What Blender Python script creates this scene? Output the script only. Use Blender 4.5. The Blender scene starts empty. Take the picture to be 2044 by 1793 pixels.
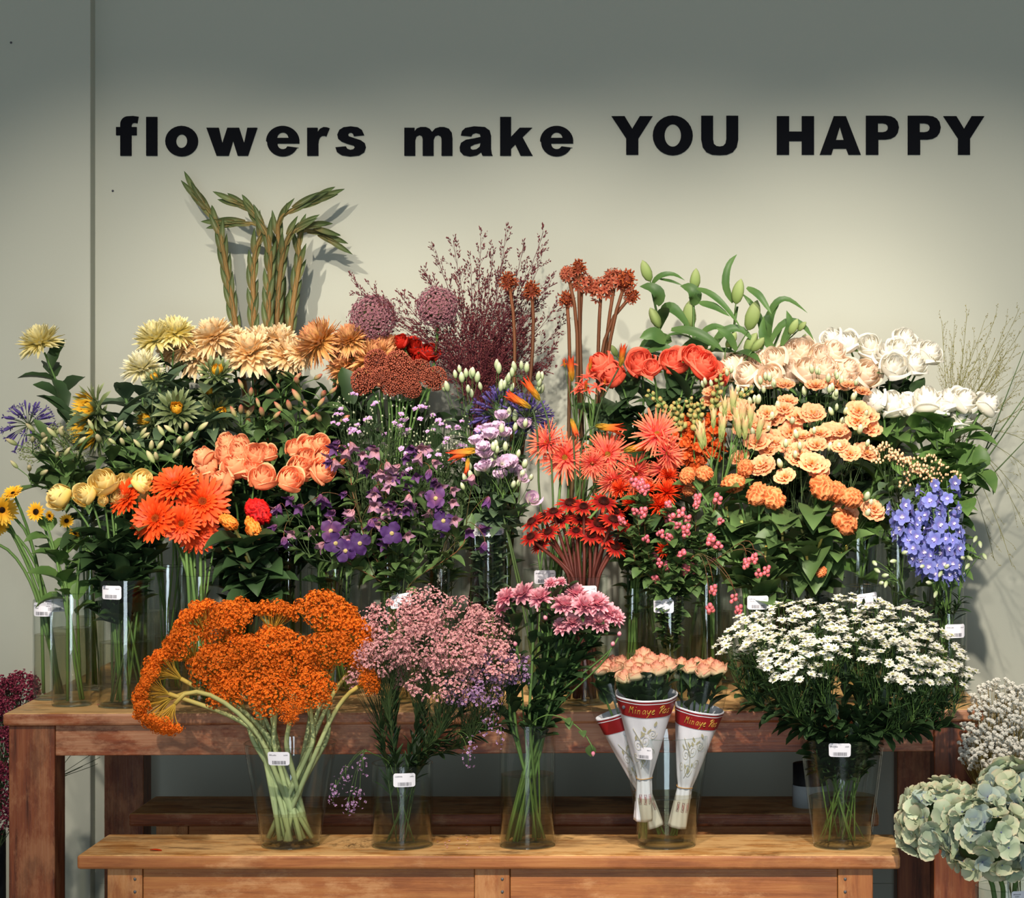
import bpy, math, random
import numpy as np
from mathutils import Vector, Matrix, Quaternion
PI = math.pi
random.seed(7)
RG = np.random.default_rng(7)
scn = bpy.context.scene
COL = scn.collection
# ------------------------------------------------------------------ camera
FPX, PX0, PY0, EYE = 5000.0, 1520.0, 770.0, 1.48      # focal length in pixels, vanishing point, eye height (m)
cam_d = bpy.data.cameras.new('camera'); cam = bpy.data.objects.new('camera', cam_d); COL.objects.link(cam)
cam_d.sensor_fit = 'HORIZONTAL'; cam_d.sensor_width = 36.0; cam_d.lens = 36.0 * FPX / 2044
cam_d.shift_x = -(PX0 - 1022) / 2044; cam_d.shift_y = -(896.5 - PY0) / 2044
cam.location = (0, 0, EYE); cam.rotation_euler = (PI / 2, 0, 0)
cam_d.clip_start = .05; cam_d.clip_end = 60
scn.camera = cam
def at(px, py, Y):
    return Vector(((px - PX0) * Y / FPX, Y, EYE - (py - PY0) * Y / FPX))
# ------------------------------------------------------------------ world, light, exposure
scn.view_settings.view_transform = 'Standard'; scn.view_settings.look = 'None'
scn.view_settings.gamma = 1.0; scn.view_settings.use_curve_mapping = False
scn.view_settings.exposure = 0.0
scn.cycles.max_bounces = 8; scn.cycles.diffuse_bounces = 3; scn.cycles.glossy_bounces = 3
scn.cycles.transmission_bounces = 4; scn.cycles.transparent_max_bounces = 32
scn.cycles.caustics_reflective = False; scn.cycles.caustics_refractive = False
scn.cycles.sample_clamp_indirect = 4.0
w = bpy.data.worlds.new('shop_ambient'); scn.world = w; w.use_nodes = True
w.node_tree.nodes['Background'].inputs[0].default_value = (.74, .80, .80, 1)
w.node_tree.nodes['Background'].inputs[1].default_value = .27
def light(name, kind, loc, target, energy, color, **kw):
    d = bpy.data.lights.new(name, kind); d.energy = energy; d.color = color
    for k, v in kw.items(): setattr(d, k, v)
    o = bpy.data.objects.new(name, d); COL.objects.link(o); o.location = loc
    o.rotation_euler = (Vector(target) - Vector(loc)).to_track_quat('-Z', 'Y').to_euler()
    return o
WARM = (1.0, .895, .765)
def spot(loc, target, energy, deg, blend, size=.03, col=WARM): return light('ceiling_spotlight', 'SPOT', loc, target, energy, col, spot_size=math.radians(deg), spot_blend=blend, shadow_soft_size=size)
for sx, tx, pw in ((-1.62, -1.62, 490), (-.95, -.92, 460), (-.28, -.25, 450), (.40, .46, 530)): spot((sx, 3.2, 3.0), (tx, 6.6, 1.36), pw, 34, .85)     # aimed at the back rows
for sx, tx, pw in ((-1.3, -1.2, 290), (-.55, -.5, 300), (.34, .27, 460)): spot((sx, 3.2, 3.2), (tx, 5.6, .80), pw, 33, .7)                         # aimed at the front bench
spot((.45, 3.2, 3.0), (.27, 6.6, 1.50), 150, 17, .85)     # extra spot, added only to brighten the white roses
light('doorway_daylight', 'AREA', (.1, -2.2, 1.3), (-.6, 6, 1.0), 170, (.76, .90, 1.0), shape='RECTANGLE', size=2.2, size_y=2.6)
# ------------------------------------------------------------------ materials
def lin(h):
    h = h.lstrip('#'); c = [int(h[i:i+2], 16) / 255 for i in (0, 2, 4)]
    return tuple(x / 12.92 if x <= .04045 else ((x + .055) / 1.055) ** 2.4 for x in c) + (1,)
class NT:
    def __init__(s, name):
        s.m = bpy.data.materials.new(name); s.m.use_nodes = True; s.t = s.m.node_tree; s.t.nodes.clear()
        s.out = s.n('ShaderNodeOutputMaterial')
    def n(s, typ, **kw):
        nd = s.t.nodes.new(typ)
        for k, v in kw.items(): setattr(nd, k, v)
        return nd
    def l(s, a, b): s.t.links.new(a, b)
    def ramp(s, fac, stops):
        r = s.n('ShaderNodeValToRGB'); e = r.color_ramp.elements
        while len(e) < len(stops): e.new(.5)
        for x, (p, c) in zip(e, stops): x.position = p; x.color = lin(c) if isinstance(c, str) else c
        s.l(fac, r.inputs[0]); return r.outputs[0]
    def noise(s, scale, detail=2, vec=None, rough=.5):
        nd = s.n('ShaderNodeTexNoise'); nd.inputs['Scale'].default_value = scale; nd.inputs['Detail'].default_value = detail; nd.inputs['Roughness'].default_value = rough
        if vec is not None: s.l(vec, nd.inputs['Vector'])
        return nd.outputs['Fac']
    def attr(s, name): return s.n('ShaderNodeAttribute', attribute_name=name).outputs['Fac']
    def mix(s, fac, a, b, mode='MIX'):
        nd = s.n('ShaderNodeMix', data_type='RGBA', blend_type=mode)
        for sock, v in ((nd.inputs[0], fac), (nd.inputs[6], a), (nd.inputs[7], b)):
            if hasattr(v, 'is_linked'): s.l(v, sock)
            else: sock.default_value = v
        return nd.outputs[2]
    def math(s, op, a, b=0.0):
        nd = s.n('ShaderNodeMath', operation=op)
        for sock, v in ((nd.inputs[0], a), (nd.inputs[1], b)):
            if hasattr(v, 'is_linked'): s.l(v, sock)
            else: sock.default_value = v
        return nd.outputs[0]
    def map(s, scale=(1, 1, 1), rot=(0, 0, 0), src='Object'):
        tc = s.n('ShaderNodeTexCoord'); mp = s.n('ShaderNodeMapping'); mp.inputs['Scale'].default_value = scale; mp.inputs['Rotation'].default_value = rot
        s.l(tc.outputs[src], mp.inputs['Vector']); return mp.outputs[0]
    def pbsdf(s, col, rough=.5, spec=.5, **kw):
        p = s.n('ShaderNodeBsdfPrincipled')
        if hasattr(col, 'is_linked'): s.l(col, p.inputs['Base Color'])
        else: p.inputs['Base Color'].default_value = col
        p.inputs['Roughness'].default_value = rough; p.inputs['Specular IOR Level'].default_value = spec
        for k, v in kw.items(): p.inputs[k].default_value = v
        return p
    def bump(s, h, strength, dist, p):
        b = s.n('ShaderNodeBump'); b.inputs['Strength'].default_value = strength; b.inputs['Distance'].default_value = dist
        s.l(h, b.inputs['Height']); s.l(b.outputs[0], p.inputs['Normal'])
    def done(s, sh): s.l(sh, s.out.inputs['Surface']); return s.m
def petal_mat(name, stops, transl=.28, rough=.62, var=.22, spec=.2):
    """colour runs along the petal (attribute t, 0 at its base) and differs a little from petal to petal (attribute k)"""
    t = NT(name)
    c = t.ramp(t.attr('t'), stops)
    info = t.n('ShaderNodeObjectInfo').outputs['Random']
    v = t.math('ADD', t.math('MULTIPLY', t.math('ADD', t.attr('k'), info), var), 1 - var)
    c = t.mix(1.0, c, t.n('ShaderNodeCombineColor').outputs[0], 'MULTIPLY') if False else c
    hs = t.n('ShaderNodeHueSaturation'); t.l(c, hs.inputs['Color']); t.l(v, hs.inputs['Value'])
    p = t.pbsdf(hs.outputs[0], rough, spec)
    tr = t.n('ShaderNodeBsdfTranslucent'); t.l(hs.outputs[0], tr.inputs['Color'])
    mx = t.n('ShaderNodeMixShader'); mx.inputs[0].default_value = transl
    t.l(p.outputs[0], mx.inputs[1]); t.l(tr.outputs[0], mx.inputs[2])
    return t.done(mx.outputs[0])
def flat_mat(name, col, rough=.5, spec=.4, **kw):
    t = NT(name); c = lin(col)
    n = t.noise(40, 2)
    return t.done(t.pbsdf(t.mix(t.math('MULTIPLY', n, .25), c, tuple(x * .7 for x in c[:3]) + (1,)), rough, spec, **kw).outputs[0])
def wood_mat(name, dark, mid, light_, worn, axis=0, rough=.5, cover=.5, spec=.35, stain=0):
    t = NT(name); ax = lambda a, o: tuple(a if i == axis else o for i in range(3))
    grain = t.noise(3.2, 6, t.map(ax(1.1, 16)), .65)
    fine = t.noise(4, 3, t.map(ax(2.2, 60)), .6)
    patch = t.noise(16, 8, t.map(ax(.40, 1.0)), .72); big = t.noise(3.5, 3, t.map(ax(.5, 1.0)), .6)
    c = t.ramp(grain, [(.30, dark), (.46, mid), (.68, light_)])
    wear = t.ramp(t.math('ADD', t.math('MULTIPLY', patch, .6), t.math('MULTIPLY', big, .4)), [(cover - .025, '#000000'), (cover + .045, '#ffffff')])
    c = t.mix(t.math('MULTIPLY', wear, .85), c, t.mix(fine, lin(worn), lin(light_)))
    deep = t.ramp(t.noise(7, 7, t.map(ax(.5, 1.3)), .7), [(.50, '#000000'), (.60, '#ffffff')]); c = t.mix(t.math('MULTIPLY', deep, .45), c, lin(dark))
    c = t.mix(t.math('MULTIPLY', fine, .5), c, t.mix(.5, c, lin(dark)))
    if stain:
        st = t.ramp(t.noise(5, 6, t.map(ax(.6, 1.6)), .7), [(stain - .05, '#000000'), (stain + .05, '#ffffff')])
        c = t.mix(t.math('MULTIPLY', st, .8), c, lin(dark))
    p = t.pbsdf(c, rough, spec); t.bump(t.math('ADD', fine, patch), .3, .002, p)
    return t.done(p.outputs[0])
def wall_mat(name, base):
    t = NT(name); c = lin(base)
    n = t.noise(1.4, 3, t.map()); n2 = t.noise(420, 2, t.map())
    col = t.mix(n, tuple(x * .96 for x in c[:3]) + (1,), tuple(min(1, x * 1.04) for x in c[:3]) + (1,))
    p = t.pbsdf(col, .62, .25); t.bump(n2, .12, .0012, p)
    return t.done(p.outputs[0])
def clear_mat(name, tint, ior, rough=.0, gain=1.0):
    """clear thin-walled material: see-through with a Fresnel reflection"""
    t = NT(name)
    tr = t.n('ShaderNodeBsdfTransparent'); tr.inputs[0].default_value = tint
    gl = t.n('ShaderNodeBsdfGlossy'); gl.inputs['Roughness'].default_value = rough
    g = t.n('ShaderNodeNewGeometry'); vm = t.n('ShaderNodeVectorMath', operation='DOT_PRODUCT'); t.l(g.outputs['Normal'], vm.inputs[0]); t.l(g.outputs['Incoming'], vm.inputs[1])
    f0 = ((ior - 1) / (ior + 1)) ** 2; c = t.math('SUBTRACT', 1.0, t.math('ABSOLUTE', vm.outputs['Value'], 0.0))
    fr = t.math('ADD', f0 * gain, t.math('MULTIPLY', t.math('POWER', c, 5.0), .55))
    mx = t.n('ShaderNodeMixShader'); t.l(fr, mx.inputs[0]); t.l(tr.outputs[0], mx.inputs[1]); t.l(gl.outputs[0], mx.inputs[2])
    return t.done(mx.outputs[0])
# ------------------------------------------------------------------ mesh tools
class MB:
    def __init__(s): s.v = []; s.f = []; s.t = []; s.k = []; s.mi = []; s.n = 0
    def add(s, V, F, T=0.0, k=None, mi=0):
        V = np.asarray(V, float).reshape(-1, 3); n = len(V)
        s.v.append(V); F = np.asarray(F, int) + s.n
        s.f.extend(F.tolist()); s.mi.extend([mi] * len(F))
        s.t.append(np.broadcast_to(np.asarray(T, float).ravel() if np.ndim(T) else np.array([T], float), (n,)) if np.size(T) in (1, n) else np.zeros(n))
        s.k.append(np.full(n, RG.random() if k is None else k)); s.n += n
    def grid(s, P, T=0.0, cu=False, cv=False, k=None, mi=0):
        a, b = P.shape[:2]; I = np.arange(a * b).reshape(a, b)
        if cu: I = np.vstack([I, I[:1]])
        if cv: I = np.hstack([I, I[:, :1]])
        F = np.stack([I[:-1, :-1], I[:-1, 1:], I[1:, 1:], I[1:, :-1]], -1).reshape(-1, 4)
        s.add(P.reshape(-1, 3), F, np.broadcast_to(T, (a, b)).ravel() if np.ndim(T) else T, k, mi)
    def tube(s, pts, r, seg=5, T=None, k=None, mi=0, cap=True):
        P = np.asarray(pts, float); n = len(P); r = np.broadcast_to(np.asarray(r, float), (n,))
        tg = np.gradient(P, axis=0); tg /= np.linalg.norm(tg, axis=1)[:, None] + 1e-12
        ref = np.array([0, 1, 0.]) if abs(tg[0][1]) < .9 else np.array([1., 0, 0])
        A = np.cross(tg, ref); A /= np.linalg.norm(A, axis=1)[:, None] + 1e-12; B = np.cross(tg, A)
        an = np.arange(seg) * 2 * PI / seg
        G = P[:, None] + r[:, None, None] * (A[:, None] * np.cos(an)[None, :, None] + B[:, None] * np.sin(an)[None, :, None])
        t = np.linspace(0, 1, n) if T is None else np.broadcast_to(T, (n,))
        b0 = s.n
        s.grid(G, np.repeat(t[:, None], seg, 1), cv=True, k=k, mi=mi)
        if cap:
            s.f += [[b0 + i for i in range(seg)][::-1], [b0 + (n - 1) * seg + i for i in range(seg)]]; s.mi += [mi, mi]
    def ball(s, c, r, nu=5, nv=6, T=None, k=None, mi=0, axis=None):
        """ball (or, with r a triple, ellipsoid) with its poles along z or along AXIS"""
        th = np.linspace(0.0, PI, nu); ph = np.arange(nv) * 2 * PI / nv
        P = np.stack([np.sin(th)[:, None] * np.cos(ph), np.sin(th)[:, None] * np.sin(ph), np.repeat(np.cos(th)[:, None], nv, 1)], -1) * np.asarray(r, float)
        if axis is not None: P = P @ frame(axis).T
        s.grid(P + np.asarray(c, float), np.repeat((.5 + .5 * np.cos(th))[:, None], nv, 1) if T is None else T, cv=True, k=k, mi=mi)
    def box(s, x0, y0, z0, x1, y1, z1, mi=0, top=None, bev=0.0):
        V = [(x, y, z) for z in (z0, z1) for y in (y0, y1) for x in (x0, x1)]
        F = [[0, 2, 3, 1], [4, 5, 7, 6], [0, 1, 5, 4], [2, 6, 7, 3], [0, 4, 6, 2], [1, 3, 7, 5]]
        s.add(V, F, 0, 0, mi)
        if top is not None: s.mi[-5] = top
    def lathe(s, prof, seg=32, T=None, mi=0, c=(0, 0, 0)):
        pr = np.asarray(prof, float); an = np.arange(seg) * 2 * PI / seg
        P = np.stack([pr[:, :1] * np.cos(an), pr[:, :1] * np.sin(an), np.repeat(pr[:, 1:2], seg, 1)], -1) + np.asarray(c, float)
        s.grid(P, 0 if T is None else np.repeat(np.asarray(T, float)[:, None], seg, 1), cv=True, k=.5, mi=mi)
    def mesh(s, name, mats, smooth=True):
        me = bpy.data.meshes.new(name)
        V = np.concatenate(s.v) if s.v else np.zeros((0, 3))
        me.from_pydata(V.tolist(), [], s.f)
        me.attributes.new('t', 'FLOAT', 'POINT').data.foreach_set('value', np.concatenate(s.t).astype(np.float32))
        me.attributes.new('k', 'FLOAT', 'POINT').data.foreach_set('value', np.concatenate(s.k).astype(np.float32))
        for m in (mats if isinstance(mats, (list, tuple)) else [mats]): me.materials.append(m)
        if any(s.mi): me.polygons.foreach_set('material_index', np.asarray(s.mi, np.int32))
        if smooth: me.polygons.foreach_set('use_smooth', np.ones(len(s.f), bool))
        me.update(); return me
def frame(d, up=(0, 0, 1.)):
    """3x3 matrix whose z column is D"""
    z = np.asarray(d, float); z = z / (np.linalg.norm(z) + 1e-12); u = np.asarray(up, float)
    if abs(z @ u) > .98: u = np.array([0, 1., 0])
    x = np.cross(u, z); x /= np.linalg.norm(x); return np.stack([x, np.cross(z, x), z], 1)
ROUND = [.35, .75, .98, 1.0, .86, .45]; GERB = [.5, .75, .92, 1, 1, .94, .78, .18]; LANCE = [.25, .72, 1.0, .92, .6, .06]; STRAP = [.5, .8, .97, 1, .97, .84, .22]; OVATE = [.3, .95, 1.0, .8, .45, .03]
POINT = [.6, .9, 1, .85, .5, .05]; HEART = [.5, 1.0, 1.0, .78, .42, .03]; SERR = [.25, .6, .45, 1.0, .7, .95, .5, .7, .05]
def petal(L, W, e0=0., bend=0., cup=0., prof=ROUND, nu=5, nv=3, r0=0., z0=0., phi=0., ruf=0., fold=0., tw=0.):
    """a petal or leaf as a grid: length along +x turned by PHI about z, rising at E0 and bending by BEND; CUP lifts its edges"""
    u = np.linspace(0, 1, nu); v = np.linspace(-1, 1, nv)
    th = e0 + bend * u; ds = L / (nu - 1)
    x = r0 + np.concatenate([[0], np.cumsum(np.cos((th[1:] + th[:-1]) / 2) * ds)]); z = z0 + np.concatenate([[0], np.cumsum(np.sin((th[1:] + th[:-1]) / 2) * ds)])
    w = W * np.interp(u, np.linspace(0, 1, len(prof)), prof)
    off = cup * w[:, None] * (v[None] ** 2) + fold * w[:, None] * np.abs(v[None])
    if ruf: off = off + ruf * u[:, None] * np.sin(v[None] * 4.2 + RG.random() * 6 + u[:, None] * 5)
    lat = w[:, None] * v[None]
    if tw: lat, off = lat * np.cos(tw * u)[:, None] - off * np.sin(tw * u)[:, None], lat * np.sin(tw * u)[:, None] + off * np.cos(tw * u)[:, None]
    X = x[:, None] - np.sin(th)[:, None] * off; Z = z[:, None] + np.cos(th)[:, None] * off; Y = lat
    c, s_ = math.cos(phi), math.sin(phi)
    return np.stack([X * c - Y * s_, X * s_ + Y * c, Z], -1), np.repeat(u[:, None], nv, 1)
def jit(a, b): return float(RG.uniform(a, b))
# ------------------------------------------------------------------ object tools
def thing(name, label, cat, loc=(0, 0, 0), group=None):
    o = bpy.data.objects.new(name, None); COL.objects.link(o); o.location = loc; o.empty_display_size = .02
    return tag(o, label, cat, group)
def tag(o, label, cat, group=None):
    o['label'] = label; o['category'] = cat; o['kind'] = 'thing'
    if group: o['group'] = group
    return o
def part(name, me, mats=None, parent=None, loc=(0, 0, 0), rot=None, scale=None, label=None):
    if isinstance(me, MB):
        if not me.f: return None
        me = me.mesh(name, mats)
    o = bpy.data.objects.new(name, me); COL.objects.link(o); o.parent = parent; o.location = loc
    if rot is not None: o.rotation_mode = 'QUATERNION'; o.rotation_quaternion = rot
    if scale is not None: o.scale = scale if hasattr(scale, '__len__') else (scale,) * 3
    if label: o['label'] = label
    return o
def struct(name, mb, mats, smooth=False):
    o = bpy.data.objects.new(name, mb.mesh(name, mats, smooth)); COL.objects.link(o); o['kind'] = 'structure'; return o
def bevel(o, wd, seg=2):
    m = o.modifiers.new('soft_edges', 'BEVEL'); m.width = wd; m.segments = seg; m.limit_method = 'ANGLE'
    return o
def face(d, spin=0.): return Vector(d).to_track_quat('Z', 'Y') @ Quaternion((0, 0, 1), spin)
# ------------------------------------------------------------------ materials of the place
M = {}
M['wall'] = wall_mat('painted_wall', '#adafa2')
M['floor'] = flat_mat('floor_tile', '#8d8a80', .35)
VARN = ('#3a1710', '#6b2f1c', '#8f4a2b', '#b5825c')
M['varnish_x'] = wood_mat('varnished_wood_along', '#45200f', '#8a4726', '#a9643f', '#cc9f7a', 0, .45, .49)
M['varnish_z'] = wood_mat('varnished_wood_upright', '#42200f', '#7c3f23', '#975834', '#ad7a55', 2, .45, .51)
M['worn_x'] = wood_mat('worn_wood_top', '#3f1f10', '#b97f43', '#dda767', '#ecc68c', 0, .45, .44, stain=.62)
M['pale_x'] = wood_mat('oiled_wood_along', '#7c4626', '#a9683a', '#bd8049', '#d3a173', 0, .5, .52)
M['pale_z'] = wood_mat('oiled_wood_upright', '#7c4626', '#a9683a', '#bd8049', '#cf9a6a', 2, .5, .55)
M['screw'] = flat_mat('screw_head', '#5b5a5c', .4, .6)
M['letter'] = flat_mat('dark_navy_acrylic', '#05070e', .7, .08)
M['glass'] = clear_mat('vase_glass', (.965, .98, .972, 1), 1.5)
M['glass_rim'] = clear_mat('glass_edge', (.78, .86, .83, 1), 1.6, .05, 1.4)
M['water'] = clear_mat('vase_water', (.86, .84, .74, 1), 1.33)
M['film'] = clear_mat('clear_film', (.97, .98, .98, 1), 1.5, .12, 1.3)
M['paper'] = flat_mat('label_paper', '#eceaf2', .5)
M['ink'] = flat_mat('label_ink', '#43434c', .6)
# ------------------------------------------------------------------ setting
WY = 7.0
b = MB(); b.box(-4.2, WY, -.02, 3.2, WY + .15, 3.9); struct('wall_back', b, M['wall'])
b = MB(); b.box(-4.2, WY - .05, -.02, -1.862, WY + .01, 3.9); bevel(struct('wall_left', b, M['wall']), .004)
b = MB(); b.box(-4.2, -6, -.05, 3.2, WY + .15, 0); struct('floor', b, M['floor'])
b = MB(); b.box(-1.846, WY - .012, 0, 3.2, WY + .002, .09); struct('baseboard_back', b, M['wall'])
# ------------------------------------------------------------------ furniture
ZT = EYE - 655 * 5.75 / FPX
def piece(mb, name, mats, parent, bv=.004, **kw): return bevel(part(name, mb.mesh(name, mats, False), None, parent, **kw), bv)
TH = math.radians(2.0)
TX, TY = (5 - PX0) * 5.75 / FPX, 5.75
tab = thing('display_table', 'long dark varnished wooden table carrying the back rows of flower vases', 'table', (TX, TY, 0))
tab.rotation_euler = (0, 0, TH)
TL, TD, TT = 2.262, 1.09, .029
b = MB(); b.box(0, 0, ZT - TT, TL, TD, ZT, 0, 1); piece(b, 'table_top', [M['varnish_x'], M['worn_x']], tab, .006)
LW = .105
for x in (.011, TL - .011 - LW):
    for y in (.012, TD - .012 - .1):
        b = MB(); b.box(x, y, 0, x + LW, y + .1, ZT - TT); piece(b, 'leg', M['varnish_z'], tab, .003)
for y in (.018, TD - .05):
    b = MB(); b.box(.011 + LW, y, ZT - TT - .071, TL - .011 - LW, y + .03, ZT - TT); piece(b, 'apron', M['varnish_x'], tab, .002)
for x in (.03, TL - .06):
    b = MB(); b.box(x, .112, ZT - TT - .071, x + .03, TD - .112, ZT - TT); piece(b, 'apron', M['varnish_x'], tab, .002)
ZB = EYE - 938 * 5.5 / FPX
def bench(x0, y0, label):
    t = thing('display_bench', label, 'bench', (x0, y0, 0), 'low wooden display benches')
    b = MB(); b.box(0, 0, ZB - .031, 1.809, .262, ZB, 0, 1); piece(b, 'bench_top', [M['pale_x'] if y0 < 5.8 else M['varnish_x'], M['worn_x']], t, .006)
    for x in (.063, .872, 1.672):
        b = MB(); b.box(x, .016, 0, x + .077, .05, ZB - .031); lg = piece(b, 'leg', M['pale_z'], t, .002)
        for i, z in enumerate((ZB - .055, ZB - .083)):
            s = MB(); s.ball((x + (.061 if x < 1 else .016), .0155, z), (.0035, .0022, .0035), 6, 8); part('screw', s, M['screw'], lg)
    for x in (.063, 1.672):
        b = MB(); b.box(x, .2, 0, x + .077, .24, ZB - .031); piece(b, 'leg', M['pale_z'], t, .002)
    for x0_, x1_ in ((.141, .871), (.95, 1.671)):
        b = MB(); b.box(x0_, .02, .12, x1_, .045, ZB - .031); piece(b, 'front_panel', M['pale_x'], t, .002)
    b = MB(); b.box(.141, .2, .12, 1.671, .225, ZB - .031); piece(b, 'back_panel', M['pale_x'], t, .002)
    return t
bench((153 - PX0) * 5.5 / FPX, 5.5, 'low honey-coloured wooden bench at the front with five filled glass vases on it')
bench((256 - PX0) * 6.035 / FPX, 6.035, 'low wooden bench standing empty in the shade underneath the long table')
def table_z(): return ZT
# pale canister on the shaded bench
c = at(1618, 1598, 6.15); r = .045
o = thing('canister', 'round grey canister with dark upper half on the shaded bench', 'canister', (c.x, c.y, ZB))
b = MB(); b.lathe([(.001, 0), (r, 0), (r, .052), (r * .99, .053)], 24); part('body', b, flat_mat('canister_grey', '#a3adb3', .5), o)
b = MB(); b.lathe([(r * .97, .0535), (r * .97, .105), (.001, .105)], 24); part('lid', b, flat_mat('canister_dark', '#14181c', .5), o)
# ------------------------------------------------------------------ the sign's letters
def ell(cx, cy, rx, ry, a0=0, a1=360, n=28): return [(cx + rx * math.cos(math.radians(a0 + (a1 - a0) * i / n)), cy + ry * math.sin(math.radians(a0 + (a1 - a0) * i / n))) for i in range(n + (0 if abs(a1 - a0) == 360 else 1))]
EG = [[(846, 52), (753, 52)] + ell(777, 50, 24, 22, 190, 300, 8) + [(797, 40), (843, 34)] + ell(776, 58, 66, 61, -24, -180, 16) + ell(776, 62, 70.5, 65, 180, 5, 22), [(801, 76)] + ell(776, 76, 24, 23, 15, 165, 10) + [(751, 76)]]
PG = lambda d: [[(1314+d, 0), (1314+d, 180), (1405+d, 180), (1430+d, 177), (1448+d, 168), (1461+d, 152), (1467+d, 126), (1462+d, 102), (1450+d, 85), (1430+d, 74), (1405+d, 70), (1372+d, 70), (1372+d, 0)], [(1370+d, 145), (1392+d, 145), (1406+d, 142), (1414+d, 135), (1416+d, 125), (1413+d, 114), (1405+d, 107), (1392+d, 104), (1370+d, 104)]]
YG = lambda d: [[(140+d, 178), (201+d, 178), (236+d, 120), (271+d, 178), (330+d, 178), (264+d, 75), (264+d, 0), (208+d, 0), (208+d, 75)]]
sh = lambda g, d: [[(x + d, y) for x, y in c] for c in g]
A1 = [('f', [[(86, 0), (86, 87), (68, 87), (68, 122), (86, 122), (86, 132)] + ell(120, 134, 34, 34, 170, 100, 8) + [(140, 169), (163, 166), (158, 138), (146, 140), (137, 138), (133, 130), (133, 122), (155, 122), (155, 87), (133, 87), (133, 0)]], 'first letter of flowers'),
 ('l', [[(196, 0), (196, 165), (243, 165), (243, 0)]], 'second letter of flowers'),
 ('o', [ell(346.5, 62, 69.5, 65), ell(346.5, 62, 24, 29)], 'third letter of flowers'),
 ('w', [[(452, 119), (504, 119), (519, 52), (541, 119), (590, 119), (612, 52), (626, 119), (668, 119), (628, 0), (585, 0), (565, 64), (546, 0), (495, 0)]], 'fourth letter of flowers'),
 ('e', EG, 'fifth letter of flowers'),
 ('r', [[(880, 0), (880, 119), (924, 119), (924, 100), (935, 115), (950, 122), (963, 121), (975, 117), (961, 82), (952, 85), (942, 84), (934, 78), (929, 66), (927, 50), (927, 0)]], 'sixth letter of flowers'),
 ('s', [[(1078, 83), (1122, 87), (1112, 110), (1095, 121), (1065, 125), (1035, 121), (1017, 110), (1008, 90), (1012, 72), (1026, 60), (1052, 50), (1078, 43), (1082, 35), (1077, 28), (1064, 25), (1050, 30), (1044, 40), (1000, 36), (1007, 15), (1027, 2), (1062, -3), (1100, 1), (1122, 15), (1129, 36), (1124, 54), (1108, 66), (1080, 75), (1056, 83), (1053, 91), (1060, 98), (1068, 98), (1076, 92)]], 'last letter of flowers'),
 ('m', [[(1293, 0), (1293, 119), (1336, 119), (1336, 103), (1346, 116), (1362, 122), (1385, 122), (1400, 115), (1411, 101), (1424, 116), (1444, 122), (1462, 122), (1482, 115), (1494, 98), (1497, 75), (1497, 0), (1451, 0), (1451, 70), (1448, 82), (1436, 88), (1423, 83), (1417, 68), (1417, 0), (1371, 0), (1371, 70), (1368, 83), (1357, 88), (1344, 82), (1339, 66), (1339, 0)]], 'first letter of make'),
 ('a', [[(1577, 82), (1533, 86), (1538, 105), (1552, 118), (1590, 125), (1635, 122), (1655, 108), (1661, 85), (1661, 30), (1664, 10), (1668, 0), (1625, 0), (1619, 15), (1600, 2), (1572, -3), (1545, 2), (1530, 18), (1528, 36), (1534, 55), (1555, 68), (1590, 74), (1617, 80), (1614, 92), (1597, 97), (1582, 92)], [(1617, 55), (1590, 48), (1574, 40), (1574, 30), (1584, 25), (1600, 28), (1613, 38)]], 'second letter of make'),
 ('k', [[(1700, 0), (1700, 165), (1746, 165), (1746, 80), (1783, 119), (1836, 119), (1795, 79), (1838, 0), (1787, 0), (1764, 48), (1746, 30), (1746, 0)]], 'third letter of make'),
 ('e', sh(EG, 1164), 'last letter of make')]
A2 = [('Y', YG(0), 'first letter of YOU'), ('O', [ell(423, 89, 92.5, 92), ell(423, 89, 38, 52)], 'second letter of YOU'),
 ('U', [[(554, 180), (609, 180), (609, 72), (613, 50), (625, 40), (640, 38), (656, 41), (666, 52), (670, 72), (670, 180), (725, 180), (725, 70), (718, 35), (700, 12), (672, 0), (640, -2), (605, 0), (578, 12), (561, 35), (554, 70)]], 'last letter of YOU'),
 ('H', [[(903, 0), (903, 178), (960, 178), (960, 107), (1018, 107), (1018, 178), (1075, 178), (1075, 0), (1018, 0), (1018, 63), (960, 63), (960, 0)]], 'first letter of HAPPY'),
 ('A', [[(1101, 0), (1166, 178), (1222, 178), (1291, 0), (1234, 0), (1223, 28), (1164, 28), (1155, 0)], [(1176, 68), (1212, 68), (1194, 128)]], 'second letter of HAPPY'),
 ('P', PG(0), 'third letter of HAPPY'), ('P', PG(193), 'fourth letter of HAPPY'), ('Y', YG(1531), 'last letter of HAPPY')]
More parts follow.
